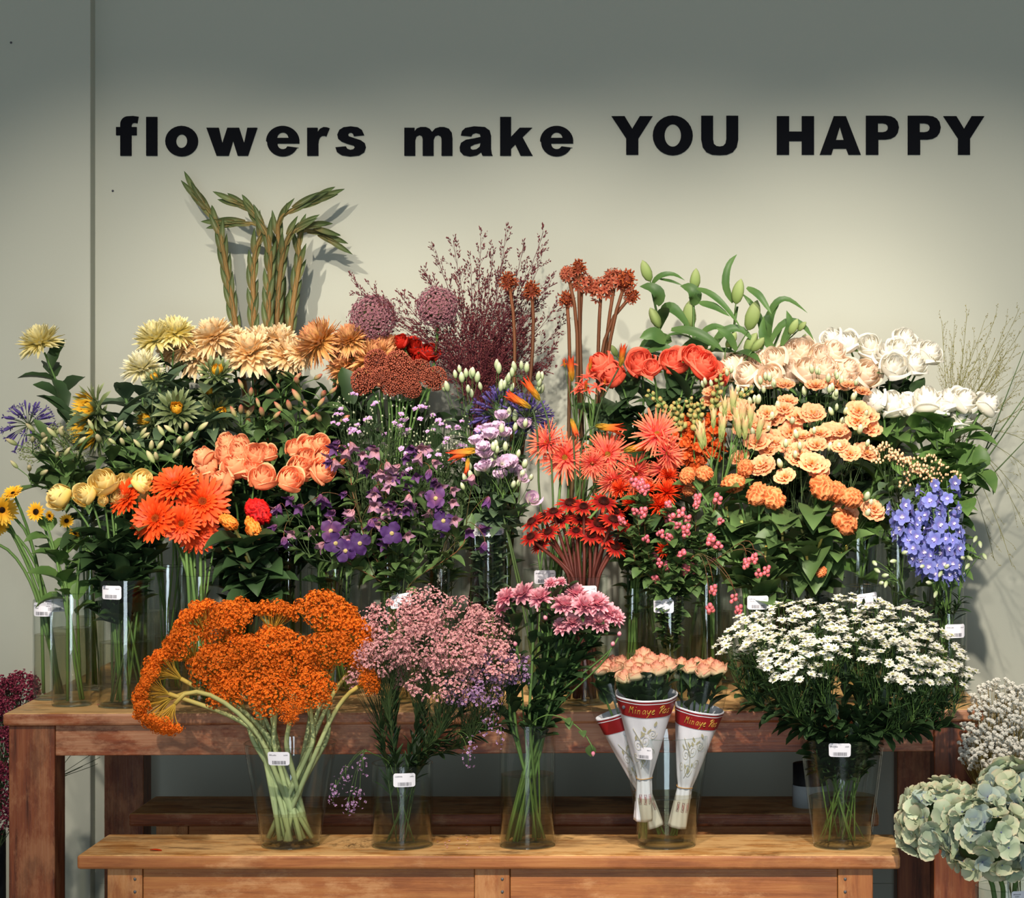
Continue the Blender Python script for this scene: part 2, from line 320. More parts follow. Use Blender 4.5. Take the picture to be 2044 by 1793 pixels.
def glyph(ch, cont, where, ox, sc, base):
    cu = bpy.data.curves.new('letter', 'CURVE'); cu.dimensions = '2D'; cu.fill_mode = 'BOTH'; cu.extrude = .003
    y = WY - .004; s = y / FPX
    x0 = sum(p[0] for p in cont[0]) / len(cont[0])
    for c in cont:
        sp = cu.splines.new('POLY'); sp.points.add(len(c) - 1); sp.use_cyclic_u = True
        for q, (px, py) in zip(sp.points, c): q.co = ((px - x0) * sc * s, py * sc * s, 0, 1)
    tmp = bpy.data.objects.new('letter_outline', cu); COL.objects.link(tmp)
    me = bpy.data.meshes.new_from_object(tmp.evaluated_get(bpy.context.evaluated_depsgraph_get()))
    bpy.data.objects.remove(tmp); bpy.data.curves.remove(cu)
    me.name = 'wall_letter'; me.materials.clear(); me.materials.append(M['letter'])
    o = bpy.data.objects.new('wall_letter', me); COL.objects.link(o)
    o.location = ((ox + x0 * sc - PX0) * s, y, EYE - (base - PY0) * s); o.rotation_euler = (PI / 2, 0, 0)
    cap = 'capital' if ch.isupper() else 'small'
    tag(o, f'black {cap} letter {ch} on the wall, {where}', 'letter', 'letters of the wall slogan')
for ch, c, wh in A1: glyph(ch, c, wh, 200, 960 / 2044, 311)
for ch, c, wh in A2: glyph(ch, c, wh, 1160, 884 / 2044, 309)
# ------------------------------------------------------------------ vases
def price_label(v, px, py, wpx=44, tilt=0.0):
    """rounded paper sticker hugging the vase, with print on it; PX, PY its centre in the photograph"""
    s = v['yf'] / FPX; z = EYE - (py - PY0) * s; x = (px - PX0) * s - v['x']
    rr = v['rad'](z - v['z0']); a0 = math.asin(max(-.97, min(.97, x / rr))); wd, ht = wpx * s, wpx * .62 * s
    tl = math.tan(tilt); slope = (v['rad'](z - v['z0'] + .02) - v['rad'](z - v['z0'] - .02)) / .04
    def pt(a, h, o): # a: along, h: up (metres)
        z_ = z - v['z0'] + h + a * tl; r_ = v['rad'](z_) + o; an = a0 + a / rr
        return (r_ * math.sin(an), -r_ * math.cos(an), z_)
    def patch(mb, xa, xb, ya, yb, o, n=2): mb.grid(np.array([[pt(xa + (xb - xa) * i / n, h, o) for h in (ya, yb)] for i in range(n + 1)]), 0)
    b = MB(); c = ht * .14; rows = [(-ht/2, wd/2 - c), (-ht/2 + c * .4, wd/2 - c * .3), (-ht/2 + c, wd/2), (ht/2 - c, wd/2), (ht/2 - c * .4, wd/2 - c * .3), (ht/2, wd/2 - c)]
    for o_ in (.0008,): b.grid(np.array([[pt(hw * t, h, o_) for t in np.linspace(-1, 1, 9)] for h, hw in rows]), 0)
    lb = part('price_label', b.mesh('price_label', M['paper'], False), None, v['obj'])
    sol = lb.modifiers.new('paper', 'SOLIDIFY'); sol.thickness = .0003
    k = MB(); x = -wd * .30
    while x < wd * .30:
        bw = wd * float(RG.choice([.008, .008, .016, .024])); patch(k, x, x + bw, -ht * .42, -ht * .16, .0013, 1); x += bw + wd * float(RG.choice([.010, .014, .02]))
    part('barcode', k.mesh('barcode', M['ink'], False), None, lb)
    k = MB()
    for xa, xb, yy in ((-.42, -.10, .22), (.24, .42, .22)) + (((-.34, -.16, .06),) if RG.random() < .5 else ()):
        x = xa
        while x < xb:
            L = float(RG.uniform(.010, .020)); hh = float(RG.choice([.05, .07, .09])); patch(k, x * wd, (x + L) * wd, yy * ht, (yy + hh) * ht, .0013, 1); x += L + .012
    part('price_print', k.mesh('price_print', M['ink'], False), None, lb)
VS = {}
def vase(key, label, px, dia, rim, Y, water, lab=(), zb=None, base_dia=None, tilt=0., name='glass_vase', cat='vase', group='glass flower vases'):
    zb = ZT if zb is None else zb
    s = Y / FPX; r1 = dia / 2 * s; r0 = (base_dia or dia) / 2 * s
    h = EYE - (rim - PY0) * s - zb; x = (px - PX0) * s; z = zb + .0005
    th = .0028 if r1 < .05 else .0034; bt = .009 if base_dia is None else .013
    o = thing(name, label, cat, (x, Y, z), group)
    rad = lambda zz: r0 + (r1 - r0) * max(0, min(1, zz / h))
    v = VS[key] = dict(obj=o, x=x, y=Y, z0=z, h=h, r0=r0, r1=r1, yf=Y - r1 * .9, rad=rad, bt=bt)
    ri = lambda zz: rad(zz) - th
    b = MB(); b.lathe([(.0005, 0), (r0 * .94, 0), (r0, .003), (rad(.012), .012), (rad(h * .5), h * .5), (r1, h - .0015)], 40)
    b.lathe([(ri(h), h - .0015), (ri(h * .5), h * .5), (ri(bt), bt), (.0005, bt)], 40)
    b.lathe([(r1, h - .0015), (r1 - th / 2, h), (r1 - th, h - .0015)], 40, mi=1)
    b.lathe([(r0 * .94, .0004), (r0 * .985, .0022), (r0 * .94, .004)], 40, mi=1)
    part('glass_body', b, [M['glass'], M['glass_rim']], o)
    if water:
        hw = EYE - (water - PY0) * s - z
        b = MB(); e = .0004; b.lathe([(.0005, bt + e), (ri(bt) - e, bt + e), (ri(hw) - e, hw - .002), (ri(hw) - e, hw)], 32); b.lathe([(ri(hw) - e, hw), (ri(hw) - .004, hw - .0012), (.0005, hw - .0012)], 32)
        part('water', b, M['water'], o)
    for l in lab: price_label(v, *l[:2], tilt=tilt)
    return v

for x, y, l in ((225, 381, 'tiny dark nail in the bare wall under the letter f'), (22, 85, 'tiny dark nail high on the wall left of the seam')):
    b = MB(); yy = WY if x > 190 else WY - .05; b.ball((0, 0, 0), (.0032, .004, .0032), 5, 8); p_ = at(x, y, yy - .002); tag(part('nail', b, M['ink'], None, p_), l, 'nail', 'nails in the wall')
# ------------------------------------------------------------------ plant materials
P = {}
def pm(key, stops, **kw): P[key] = petal_mat(key, stops, **kw); return P[key]
GREEN = dict(transl=.22, rough=.5, spec=.35, var=.3)
pm('stem_green', [(0, '#5d7a3c'), (1, '#4c6b35')], transl=.05, spec=.3)
pm('stem_dark', [(0, '#46592f'), (1, '#33462a')], transl=.05, spec=.3)
pm('stem_pale', [(0, '#a9b98a'), (.6, '#b4bd80'), (1, '#c9a94e')], transl=.05, spec=.3)
pm('stem_red', [(0, '#3d1a16'), (1, '#5a2418')], transl=.05, spec=.3)
pm('stem_brown', [(0, '#4a5028'), (.5, '#4f3a20'), (1, '#6b3c22')], transl=.05, spec=.3)
pm('leaf_dark', [(0, '#33472a'), (.5, '#2b4025'), (1, '#36502c')], **GREEN)
pm('leaf_mid', [(0, '#4f6537'), (.6, '#475f35'), (1, '#58733f')], **GREEN)
pm('leaf_fresh', [(0, '#5f7d40'), (.6, '#4d6d36'), (1, '#638046')], **GREEN)
pm('leaf_grey', [(0, '#50624a'), (.6, '#465a42'), (1, '#5c6f50')], **GREEN)
pm('leaf_lily', [(0, '#56743d'), (.5, '#426232'), (1, '#57773f')], **GREEN)
def rosem(key, base, mid, tip): return pm(key, [(0, base), (.45, mid), (.85, tip), (1, tip)], transl=.3, rough=.55)
rosem('rose_peach', '#f08f56', '#fb9f6e', '#fdab7e'); rosem('rose_coral', '#e65c3a', '#f2654a', '#f9745a')
rosem('rose_yellow', '#efcf6c', '#f8d672', '#fbe39a'); P['rose_cream'] = petal_mat('rose_cream', [(0, '#f6e2b8'), (.45, '#fde3c6'), (1, '#ffecd9')], transl=.42, var=.08)
P['rose_white'] = petal_mat('rose_white', [(0, '#f4f0d8'), (.45, '#fdf8ea'), (1, '#fffcf4')], transl=.42, var=.08); rosem('rose_red', '#6e0a06', '#a3160c', '#c0281a')
pm('rose_blush', [(0, '#e4e2b0'), (.5, '#f8e2b8'), (.8, '#fbc8a4'), (1, '#f8a890')], transl=.35, var=.12)
pm('mum_yellow', [(0, '#ecdf86'), (.6, '#f8eaa2'), (1, '#fcf3c2')], transl=.4, var=.12); pm('mum_pale', [(0, '#e4deaa'), (.6, '#f2eabc'), (1, '#fbf6da')], transl=.4, var=.12)
pm('mum_cream', [(0, '#f0c682'), (.5, '#f9d79e'), (1, '#fee8c2')], transl=.38, var=.12); pm('mum_amber', [(0, '#dca048'), (.5, '#e6ac60'), (.8, '#eab47a'), (1, '#dc9068')], var=.15)
pm('mum_pink', [(0, '#c9688c'), (.4, '#e58da4'), (1, '#f5b9c0')])
pm('gerbera_orange', [(0, '#b32c08'), (.5, '#dd4010'), (1, '#ea5a26')], rough=.5); pm('gerbera_eye', [(0, '#7a2a0c'), (.6, '#b8521c'), (1, '#e08a34')])
pm('gerbera_coral', [(0, '#ef5a63'), (.5, '#f9705c'), (1, '#fc8e66')]); pm('coral_eye', [(0, '#9c7a2a'), (1, '#cf9a3e')])
pm('sun_petal', [(0, '#e09512'), (.5, '#f0b428'), (1, '#f7ca4e')]); pm('sun_disc', [(0, '#1f1208'), (.7, '#3a2210'), (1, '#6a4a1a')])
pm('bract', [(0, '#4f5f38'), (.6, '#6d7a4e'), (1, '#96a074')], **GREEN)
pm('agapanthus', [(0, '#3f3566'), (.6, '#57488a'), (1, '#7262a0')]); pm('allium', [(0, '#5c5a3a'), (.4, '#a06a76'), (1, '#c68a98')], var=.35)
pm('sedum', [(0, '#6d3020'), (.6, '#9c4a38'), (1, '#c4745a')]); pm('sedum_pale', [(0, '#8a7a4a'), (1, '#cdbb8c')])
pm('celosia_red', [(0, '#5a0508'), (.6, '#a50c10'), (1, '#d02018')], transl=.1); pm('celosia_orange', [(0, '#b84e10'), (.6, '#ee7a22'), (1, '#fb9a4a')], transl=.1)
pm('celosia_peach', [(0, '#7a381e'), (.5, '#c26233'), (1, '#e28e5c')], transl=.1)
pm('clematis_dark', [(0, '#573a70'), (.5, '#3d2054'), (1, '#4c2e66')]); pm('clematis', [(0, '#7c4e6c'), (.5, '#553062'), (1, '#674676')]); pm('clematis_pale', [(0, '#b07c80'), (.6, '#b08498'), (1, '#8f6a94')]); pm('clematis_eye', [(0, '#c9b77a'), (1, '#e6d9a6')])
pm('lilac', [(0, '#d6d4b8'), (.5, '#d6bccb'), (1, '#d6b2d2')]); pm('peach_petal', [(0, '#d98f48'), (.5, '#ea9c68'), (1, '#f2b48c')], transl=.35, var=.2)
pm('bud_green', [(0, '#8fa56c'), (.6, '#c0cba0'), (1, '#e2e4cc')]); pm('bud_lily', [(0, '#7b9450'), (.5, '#90a463'), (1, '#a2b076')]); pm('bud_cream', [(0, '#7f9456'), (.5, '#b9bb86'), (1, '#e2cfa6')]); pm('bud_pink', [(0, '#7d9450'), (.45, '#b5a070'), (.8, '#c98a6c'), (1, '#b9584e')])
pm('gloriosa', [(0, '#7c7c2c'), (.35, '#c98c2c'), (.7, '#e0622a'), (1, '#c23424')]); pm('nerine', [(0, '#e04a3a'), (.5, '#f25f4a'), (1, '#fa8a6a')])
pm('nerine_bud', [(0, '#8c9a58'), (.5, '#b3b878'), (1, '#eeb894')])
pm('snap_orange', [(0, '#b83f12'), (.5, '#d4501a'), (1, '#e87038')]); pm('snap_bud', [(0, '#7f8a4c'), (.6, '#a5a668'), (1, '#c99a5a')])
pm('echinacea', [(0, '#5a0812'), (.45, '#981812'), (1, '#d8482a')]); pm('echinacea_cone', [(0, '#160506'), (.6, '#3a100c'), (1, '#6b2a1a')])
pm('carthamus', [(0, '#c22c0a'), (.6, '#e03c14'), (1, '#ee5426')])
pm('berry_pink', [(0, '#d88672'), (.5, '#d0686a'), (1, '#bf5a72')], transl=.12, rough=.35, spec=.5); pm('berry_peach', [(0, '#f0c090'), (1, '#f6b48c')], transl=.1, rough=.35, spec=.5)
pm('delphinium', [(0, '#a08cc8'), (.4, '#6f74bc'), (1, '#858cce')]); pm('delph_eye', [(0, '#e8def0'), (1, '#f4eef4')])
pm('glad_bract', [(0, '#7d6f45'), (.4, '#68714a'), (.8, '#53643c'), (1, '#43552f')], **GREEN); pm('glad_stem', [(0, '#8a6238'), (1, '#7a7044')], transl=.05)
pm('grass_red', [(0, '#4d2028'), (.45, '#5c2832'), (1, '#854a44')], transl=.1); pm('grass_gold', [(0, '#66703a'), (.5, '#7f7c42'), (1, '#a98a4c')], transl=.1)
pm('eucomis', [(0, '#6d2c1a'), (.6, '#9c4426'), (1, '#c26a3c')]); pm('eucomis_star', [(0, '#8c3020'), (1, '#d07c5c')])
pm('yarrow', [(0, '#b04c0c'), (.5, '#e36a12'), (1, '#f68a2c')], transl=.2, var=.35); pm('yarrow_stalk', [(0, '#b89a3c'), (1, '#d08a26')], transl=.05)
pm('limonium', [(0, '#c37f8c'), (.5, '#dfa3a4'), (1, '#f2c0b8')]); pm('limonium_deep', [(0, '#8c6a9c'), (.5, '#b08ab4'), (1, '#d0a6c4')])
pm('aster', [(0, '#c48fd0'), (1, '#e2b4e2')]); pm('aster_bud', [(0, '#7f9062'), (.6, '#a9b48c'), (1, '#d8d6c4')])
pm('daisy', [(0, '#e6e2cc'), (.4, '#f2efe2'), (1, '#faf7ec')], transl=.25); pm('daisy_eye', [(0, '#8a8a3a'), (1, '#b9b86a')])
pm('gypso', [(0, '#e4e2ce'), (.5, '#f4f1e6'), (1, '#fdfaf2')], transl=.4, var=.1); pm('heather', [(0, '#4d1828'), (.5, '#7c2840'), (1, '#a84c5e')])
pm('hydrangea', [(0, '#98a894'), (.4, '#b3c2a2'), (.8, '#c6d0b2'), (1, '#e0d6b8')], transl=.2); pm('hydrangea_cream', [(0, '#a3b08c'), (.5, '#c2caa6'), (.85, '#d2d2b0'), (1, '#dcc8a6')], transl=.2); pm('hydrangea_blue', [(0, '#8a96a0'), (.5, '#9fb0a8'), (1, '#b4bfae')], transl=.2); pm('hydrangea_heart', [(0, '#6a6f9a'), (1, '#9aa2c0')])
pm('ammi', [(0, '#6f7f4a'), (1, '#a2a873')])
pm('petal_pink', [(0, '#d96a7c'), (1, '#f0a0a8')])
# ------------------------------------------------------------------ bloom shapes (about 1 unit in radius, facing +z)
GA = 2.39996
def m_rose(key, op=.5, n=19):
    b = MB(); u = np.linspace(0, 1, 9); v = np.linspace(-1, 1, 9); U = u[:, None]; W_ = v[None]
    for i in range(n):
        f = i / (n - 1); R = .06 + .60 * f ** .85; h = 1.10 - .16 * f; half = (1.3 - .35 * f) * jit(.9, 1.12); ph = i * GA + jit(-.2, .2)
        o = op * jit(.5, 1.3); lip = .66 + .22 * f + .42 * f * f * o
        r = R * np.interp(u, [0, .12, .38, .7, .88, 1], [.22, .70, 1.02, 1.0 - .10 * (1 - f), .5 * (lip + .97), lip])[:, None] * (1 + .09 * W_ * jit(.3, 1.2)) + .012 * np.sin(W_ * 4 + i) * U
        z = h * U * (1 - (.10 + .17 * f) * np.abs(W_) ** 2.4) + .08 * (1 - f) * U - .40 * o * f * np.clip((U - .70) / .30, 0, 1) ** 2 * (1 + .35 * np.sin(W_ * 2 + i * 2)) + .012 * np.sin(W_ * 6 + i * 2) * U ** 3
        an = ph + half * W_ * (.45 + .55 * np.sin(PI * np.clip(U * .66 + .14, 0, 1)))
        b.grid(np.stack([r * np.cos(an), r * np.sin(an), z - .5 + 0 * r], -1) / .80, np.repeat(U, 9, 1))
    return b.mesh('bloom', P[key])
def m_sepals(key='leaf_mid', z=-.6, L=.75):
    b = MB()
    for i in range(5):
        p, t = petal(L, .15, jit(.2, .7), jit(-1.6, .2), .3, LANCE, 5, 3, .12, z, i * 2 * PI / 5); b.grid(p, t)
    b.ball((0, 0, z - .02), (.22, .22, .2), 5, 8, .2)
    return b.mesh('sepals', P[key])
def m_mum(key, n=150, W=.085, e_lo=-.35, curl=.7, L0=.35, dome=.5, nu=4, prof=STRAP, pw=.8):
    b = MB()
    for i in range(n):
        f = i / (n - 1); e = 1.5 + (e_lo - 1.5) * f ** pw; L = (L0 + (1 - L0) * f ** .6) * jit(.85, 1.1)
        bd = (curl * (1.3 - .5 * f) if f < .8 else -curl * .5) * jit(.3, 1.3)
        p, t = petal(L, W * jit(.8, 1.2), e + jit(-.14, .14), bd, .6, prof, nu, 3, .05, dome * (1 - f) * .35, i * GA + jit(-.2, .2), tw=jit(-.6, .6)); b.grid(p, t)
    b.ball((0, 0, -.05), (.25, .25, .15), 4, 8, 0)
    return b.mesh('bloom', P[key])
def m_disc(key, R=.22, H=.1, n=70, s=.03, z=.02):
    b = MB(); b.ball((0, 0, z), (R, R, H), 6, 12, .2)
    for i in range(n):
        f = math.sqrt((i + .5) / n); a = i * GA; zz = z + H * math.sqrt(max(0, 1 - f * f))
        b.ball((R * f * math.cos(a), R * f * math.sin(a), zz), (s, s, s * 1.6), 3, 4, f * .8 + .2)
    return b.mesh('disc', P[key])
def m_ray(key, rows, prof=STRAP, name='bloom', nu=5, nv=3):
    """rows of ray petals: (count, length, width, rise, bend, cup, start radius, height, jitter)"""
    b = MB()
    for (n, L, W, e, bd, cup, r0, z0, j) in rows:
        o = jit(0, 1)
        for i in range(n):
            p, t = petal(L * jit(1 - j, 1 + j * .4), W * jit(.85, 1.1), e + jit(-j, j), bd + jit(-j * 2, j * 2), cup, prof, nu, nv, r0, z0, (i + o + jit(-.2, .2)) * 2 * PI / n, tw=jit(-j, j) * 1.5); b.grid(p, t)
    return b.mesh(name, P[key] if isinstance(key, str) else [P[k] for k in key])
def star(n=5, L=1., W=.35, e=.35, prof=(.4, 1, .1), nu=3):
    b = MB()
    for i in range(n):
        p, t = petal(L, W, e, 0, 0, list(prof), nu, 2, .05, 0, i * 2 * PI / n); b.grid(p, t)
    return np.concatenate(b.v), np.asarray(b.f), np.concatenate(b.t)
def ballt(nu=4, nv=5, r=1):
    b = MB(); b.ball((0, 0, 0), r, nu, nv); return np.concatenate(b.v), np.asarray(b.f), np.concatenate(b.t)
def scat(b, tmpl, pts, dirs, sizes, mi=0, ks=None):
    V, F, T = tmpl
    for i, (p, d) in enumerate(zip(pts, dirs)):
        s = sizes[i] if hasattr(sizes, '__len__') else sizes
        R = frame(d); a = RG.uniform(0, 6.28); c, q = math.cos(a), math.sin(a)
        b.add((V * s) @ np.array([[c, q, 0], [-q, c, 0], [0, 0, 1]]) @ R.T + p, F, T, None if ks is None else ks[i], mi)
def sph(n, lo=-1.0, hi=1.0):
    z = np.linspace(lo, hi, n); a = np.arange(n) * GA; r = np.sqrt(np.clip(1 - z * z, 0, 1)); return np.stack([r * np.cos(a), r * np.sin(a), z], 1)
def m_allium():
    b = MB(); n = 1700; D = sph(n, -.93, 1) + RG.normal(0, .05, (n, 3)); st = star(5, 1, .3, .6)
    scat(b, st, D * RG.uniform(.80, 1.03, (n, 1)), D, RG.uniform(.06, .085, n)); b.ball((0, 0, 0), .66, 8, 10, 0, k=0)
    return b.mesh('bloom', P['allium'])
def m_knobs(key, n=170, rx=1., rz=.7, s=.085, lump=5, key2=None):
    b = MB(); D = sph(n, -.55, 1); C = RG.normal(0, 1, (lump, 3)); C /= np.linalg.norm(C, axis=1)[:, None]
    h = .97 + .28 * (np.max(D @ C.T, 1) - .6)
    p = D * h[:, None] * np.array([rx, rx, rz]) + RG.normal(0, .025, (n, 3))
    scat(b, ballt(4, 6), p, D, RG.uniform(s * .7, s * 1.2, n)); b.ball((0, 0, -.1), (rx * .74, rx * .74, rz * .66), 7, 10, 0, k=0)
    return b.mesh('bloom', P[key])
def m_brain(key, rx=1.0, ry=.75, rz=.75, fr=7.):
    """cockscomb: a folded velvety crest"""
    b = MB(); nu, nv = 32, 56; th = np.linspace(.02, PI * .70, nu); ph = np.arange(nv) * 2 * PI / nv
    D = np.stack([np.sin(th)[:, None] * np.cos(ph), np.sin(th)[:, None] * np.sin(ph), np.repeat(np.cos(th)[:, None], nv, 1)], -1)
    q = RG.uniform(0, 6, 6)
    wx = D[..., 0] * fr + 2.2 * np.sin(D[..., 1] * fr * .7 + q[0]) + q[1]; wy = D[..., 1] * fr * .8 + 2.2 * np.sin(D[..., 0] * fr * .8 + q[2]) + q[3]
    rdg = 1 - np.abs(np.sin(wx) * .6 + np.sin(wy) * .6) / 1.2
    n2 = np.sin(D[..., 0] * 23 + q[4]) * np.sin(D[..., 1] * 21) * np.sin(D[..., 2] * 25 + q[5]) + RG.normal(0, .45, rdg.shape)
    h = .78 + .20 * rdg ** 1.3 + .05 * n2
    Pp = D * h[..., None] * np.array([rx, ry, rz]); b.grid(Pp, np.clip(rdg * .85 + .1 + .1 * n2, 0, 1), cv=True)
    b.lathe([(rx * .55, -.28), (.3, -.62), (.1, -.95)], 10, [.25, .1, 0])
    return b.mesh('bloom', P[key])
def m_bell(key, spread=.6, closed=False):
    b = MB()
    for i in range(4):
        p, t = petal(1.25, .34, 1.35 if not closed else 1.3, -1.0 * spread if not closed else .35, .25, POINT, 6, 3, .10, -.6, i * PI / 2 + jit(-.15, .15), ruf=.05); b.grid(p, t)
    b.ball((0, 0, -.6), (.16, .16, .12), 4, 6, 0)
    return b.mesh('bloom', P[key])
def m_open4(key):
    b = MB()
    for i in range(4):
        p, t = petal(1.05, .52, jit(.0, .5), jit(-.7, .2), -.2, [.3, .7, 1, 1.05, .8, .15], 6, 5, .08, 0, i * PI / 2 + jit(-.25, .25), ruf=.13, tw=jit(-.4, .4)); b.grid(p, t)
    return b.mesh('bloom', P[key])
def m_cup(key, n=2, op=.5):
    """ruffled open cup of a lisianthus"""
    b = MB()
    for L_ in range(n):
        for i in range(6):
            p, t = petal(1.15 - .22 * L_, .52 - .1 * L_, 1.25 - op * (1 - .35 * L_), -.5 * op, -.25, [.2, .55, .95, 1.1, 1.0, .55], 6, 5, .05, -.45, i * PI / 3 + L_ * .5 + jit(-.15, .15), ruf=.07); b.grid(p, t)
    b.ball((0, 0, -.1), (.1, .1, .25), 4, 6, .1)
    return b.mesh('bloom', P[key])
def m_swirl(key):
    b = MB()
    for i in range(9):
        f = i / 8; u = np.linspace(0, 1, 6); v = np.linspace(-1, 1, 6)
        r = (.1 + .8 * f) * np.interp(u, [0, .5, 1], [.25, .95, .75 + .5 * f])[:, None] * (1 + .12 * v); z = 1.3 * u[:, None] * (1 - .08 * v ** 2) - .6 - .25 * f * np.clip(u[:, None] - .7, 0, 1)
        an = i * 2.1 + (1.3 - .2 * f) * v * (.6 + .4 * u[:, None]); b.grid(np.stack([r * np.cos(an), r * np.sin(an), z + 0 * r], -1), np.repeat(u[:, None], 6, 1))
    return b.mesh('bloom', P[key])
def m_bud(key, L=1., R=.32, tip=.05, bend=0., seg=7, ribs=0):
    b = MB(); u = np.linspace(0, 1, 9)
    r = R * np.interp(u, [0, .12, .4, .7, .9, 1], [.25, .7, 1, .85, .45, tip]); x = bend * u * u * L
    an = np.arange(seg if not ribs else 12) * 2 * PI / (seg if not ribs else 12); k = 1 + (.13 * np.cos(3 * an) if ribs else 0 * an)
    G = np.stack([r[:, None] * k * np.cos(an) + x[:, None], r[:, None] * k * np.sin(an), np.repeat((u * L)[:, None], len(an), 1)], -1)
    b.grid(G, np.repeat(u[:, None], len(an), 1), cv=True); return b.mesh('bud', P[key])
def m_gloriosa(key='gloriosa', L=1.0, split=.45):
    b = MB()
    for i in range(6):
        p, t = petal(L, .10, .10 + .02 * i % 2, 0.06, -.7, [.5, 1.2, 1.1, .8, .5, .1], 7, 3, .02, .0, 0, tw=0)
        a = i * PI / 3; q = np.empty_like(p); op = split * jit(.0, .6) * t ** 3
        rad = p[..., 2] * .6 + .06 * np.sin(PI * np.clip(t * 1.1, 0, 1)) + op * .35; lat = p[..., 1]
        q[..., 0] = rad * math.cos(a) - lat * math.sin(a); q[..., 1] = rad * math.sin(a) + lat * math.cos(a); q[..., 2] = p[..., 0]
        b.grid(q, t)
    b.lathe([(.02, 0), (.085, .2), (.10, .45), (.06, .7), (.015, .85)], 8, [0, .2, .4, .6, .8])
    return b.mesh('bud', P[key])
def m_agap(n=46, droop=.25):
    b = MB(); D = sph(n, -.25, 1); D += RG.normal(0, .06, D.shape)
    for d in D:
        d = d / np.linalg.norm(d); L = jit(.55, .75)
        pts = np.array([[0, 0, 0], d * L * .5, d * L + np.array([0, 0, -droop * .2])]); b.tube(pts, .012, 3, mi=1, cap=False)
        d2 = d + np.array([0, 0, -droop]); d2 /= np.linalg.norm(d2); e = pts[-1]; q = [e, e + d2 * .12, e + d2 * .3, e + d2 * jit(.38, .46)]
        b.tube(q, [.015, .032, .05, .03], 5)
        if RG.random() < .55: scat(b, star(6, .14, .03, .7), [q[-1]], [d2], 1.0)
    return b.mesh('bloom', [P['agapanthus'], P['stem_dark']])
def m_hydf(key='hydrangea'):
    b = MB()
    for i in range(4):
        p, t = petal(1.0, .58, jit(.0, .65), jit(-.8, .2), jit(-.2, .4), [.25, .8, 1.05, 1.1, .9, .4], 5, 5, .03, .02 * (i % 2), i * PI / 2 + jit(-.12, .12), ruf=.06); b.grid(p, t)
    b.ball((0, 0, .05), .08, 4, 5, .1, mi=1)
    return b.mesh('floret', [P[key], P['hydrangea_heart']])
def m_daisy(n=13, key='daisy', eye='daisy_eye', e=.15, er=.26):
    b = MB()
    for i in range(n):
        p, t = petal(.78 * jit(.85, 1.08), .17, e + jit(-.25, .25), jit(-.4, .2), 0, STRAP, 4, 2, .2, 0, (i + jit(-.25, .25)) * 2 * PI / n); b.grid(p, t)
    b.ball((0, 0, .02), (er, er, .14), 5, 8, mi=1); b.lathe([(.02, -.2), (.18, -.05), (.2, 0)], 6, mi=2)
    return b.mesh('blossom', [P[key], P[eye], P['leaf_mid']])
def m_delph():
    b = MB()
    for i in range(5):
        p, t = petal(1., .44, .35, -.25, .1, ROUND, 4, 3, .05, 0, i * 2 * PI / 5 + jit(-.1, .1), ruf=.08); b.grid(p, t)
    for i in range(3):
        p, t = petal(.38, .16, .9, 0, .1, ROUND, 3, 2, .02, .03, i * 2.1); b.grid(p, t, mi=1)
    b.tube([(0, 0, .02), (.15, 0, -.35), (.45, 0, -.7), (.75, 0, -.85)], [.14, .1, .07, .02], 5, T=.3)
    return b.mesh('blossom', [P['delphinium'], P['delph_eye']])
def m_snap():
    b = MB()
    for i in range(7):
        p, t = petal(jit(.7, 1.), .42, jit(.2, 1.2), -.6, -.2, ROUND, 4, 4, .1, -.1, i * GA, ruf=.14); b.grid(p, t)
    b.tube([(0, 0, -.6), (0, 0, 0), (0, 0, .25)], [.2, .35, .25], 7); return b.mesh('blossom', P['snap_orange'])
def m_berries(key, n=8, L=1., s=.3, oval=1.15, flat=False):
    b = MB()
    for i in range(n):
        f = (i + .5) / n; a = i * 2.3 + jit(-.3, .3); d = np.array([math.cos(a), math.sin(a), 0.]) * (.30 if not flat else math.sqrt(f))
        c = d + np.array([0, 0, (1 - 2 * f) * L * .55 if not flat else .25 * (1 - f)]); sz = s * jit(.8, 1.1)
        b.ball(c, (sz, sz, sz * oval), 7, 8)
        if flat:
            b.tube([(0, 0, -1), c * .5 + np.array([0, 0, -.4]), c], .03, 3, mi=1, cap=False); scat(b, star(4, sz * 1.3, sz * .5, -.2), [c - np.array([0, 0, sz])], [(0, 0, -1)], 1.0, mi=1)
    if not flat: b.tube([(0, 0, L * .9), (0, 0, -L * .5)], .04, 3, mi=1)
    return b.mesh('berry_cluster', [P[key], P['stem_dark']])
def m_yarrow(n=900, rx=1., up=.42, tf=30):
    """flat-topped flower head: many tiny florets in tufts carried on a fan of stalks"""
    b = MB(); fl_ = star(5, 1, .45, .55, (.6, 1, .6))
    for j in range(tf):
        f = math.sqrt((j + .5) / tf); a = j * GA + jit(-.3, .3); c = np.array([f * math.cos(a) * .88 * rx, f * math.sin(a) * .88, up * (1 - f * f) + jit(-.13, .12)])
        b.tube([(0, 0, -1.05), (c[0] * .35, c[1] * .35, -.5), (c[0] * .85, c[1] * .85, -.12 + c[2] * .5), c], [.035, .025, .02, .02], 3, mi=1, cap=False)
        m = n // tf; D = sph(m, -.45, 1) + RG.normal(0, .14, (m, 3)); s = jit(.8, 1.25); kt = RG.random()
        scat(b, fl_, c + D * np.array([.20, .20, .18]) * s, D, RG.uniform(.045, .075, m), ks=np.clip(kt + RG.normal(0, .2, m), -.3, 1.3))
    return b.mesh('flower_head', [P['yarrow'], P['yarrow_stalk']])
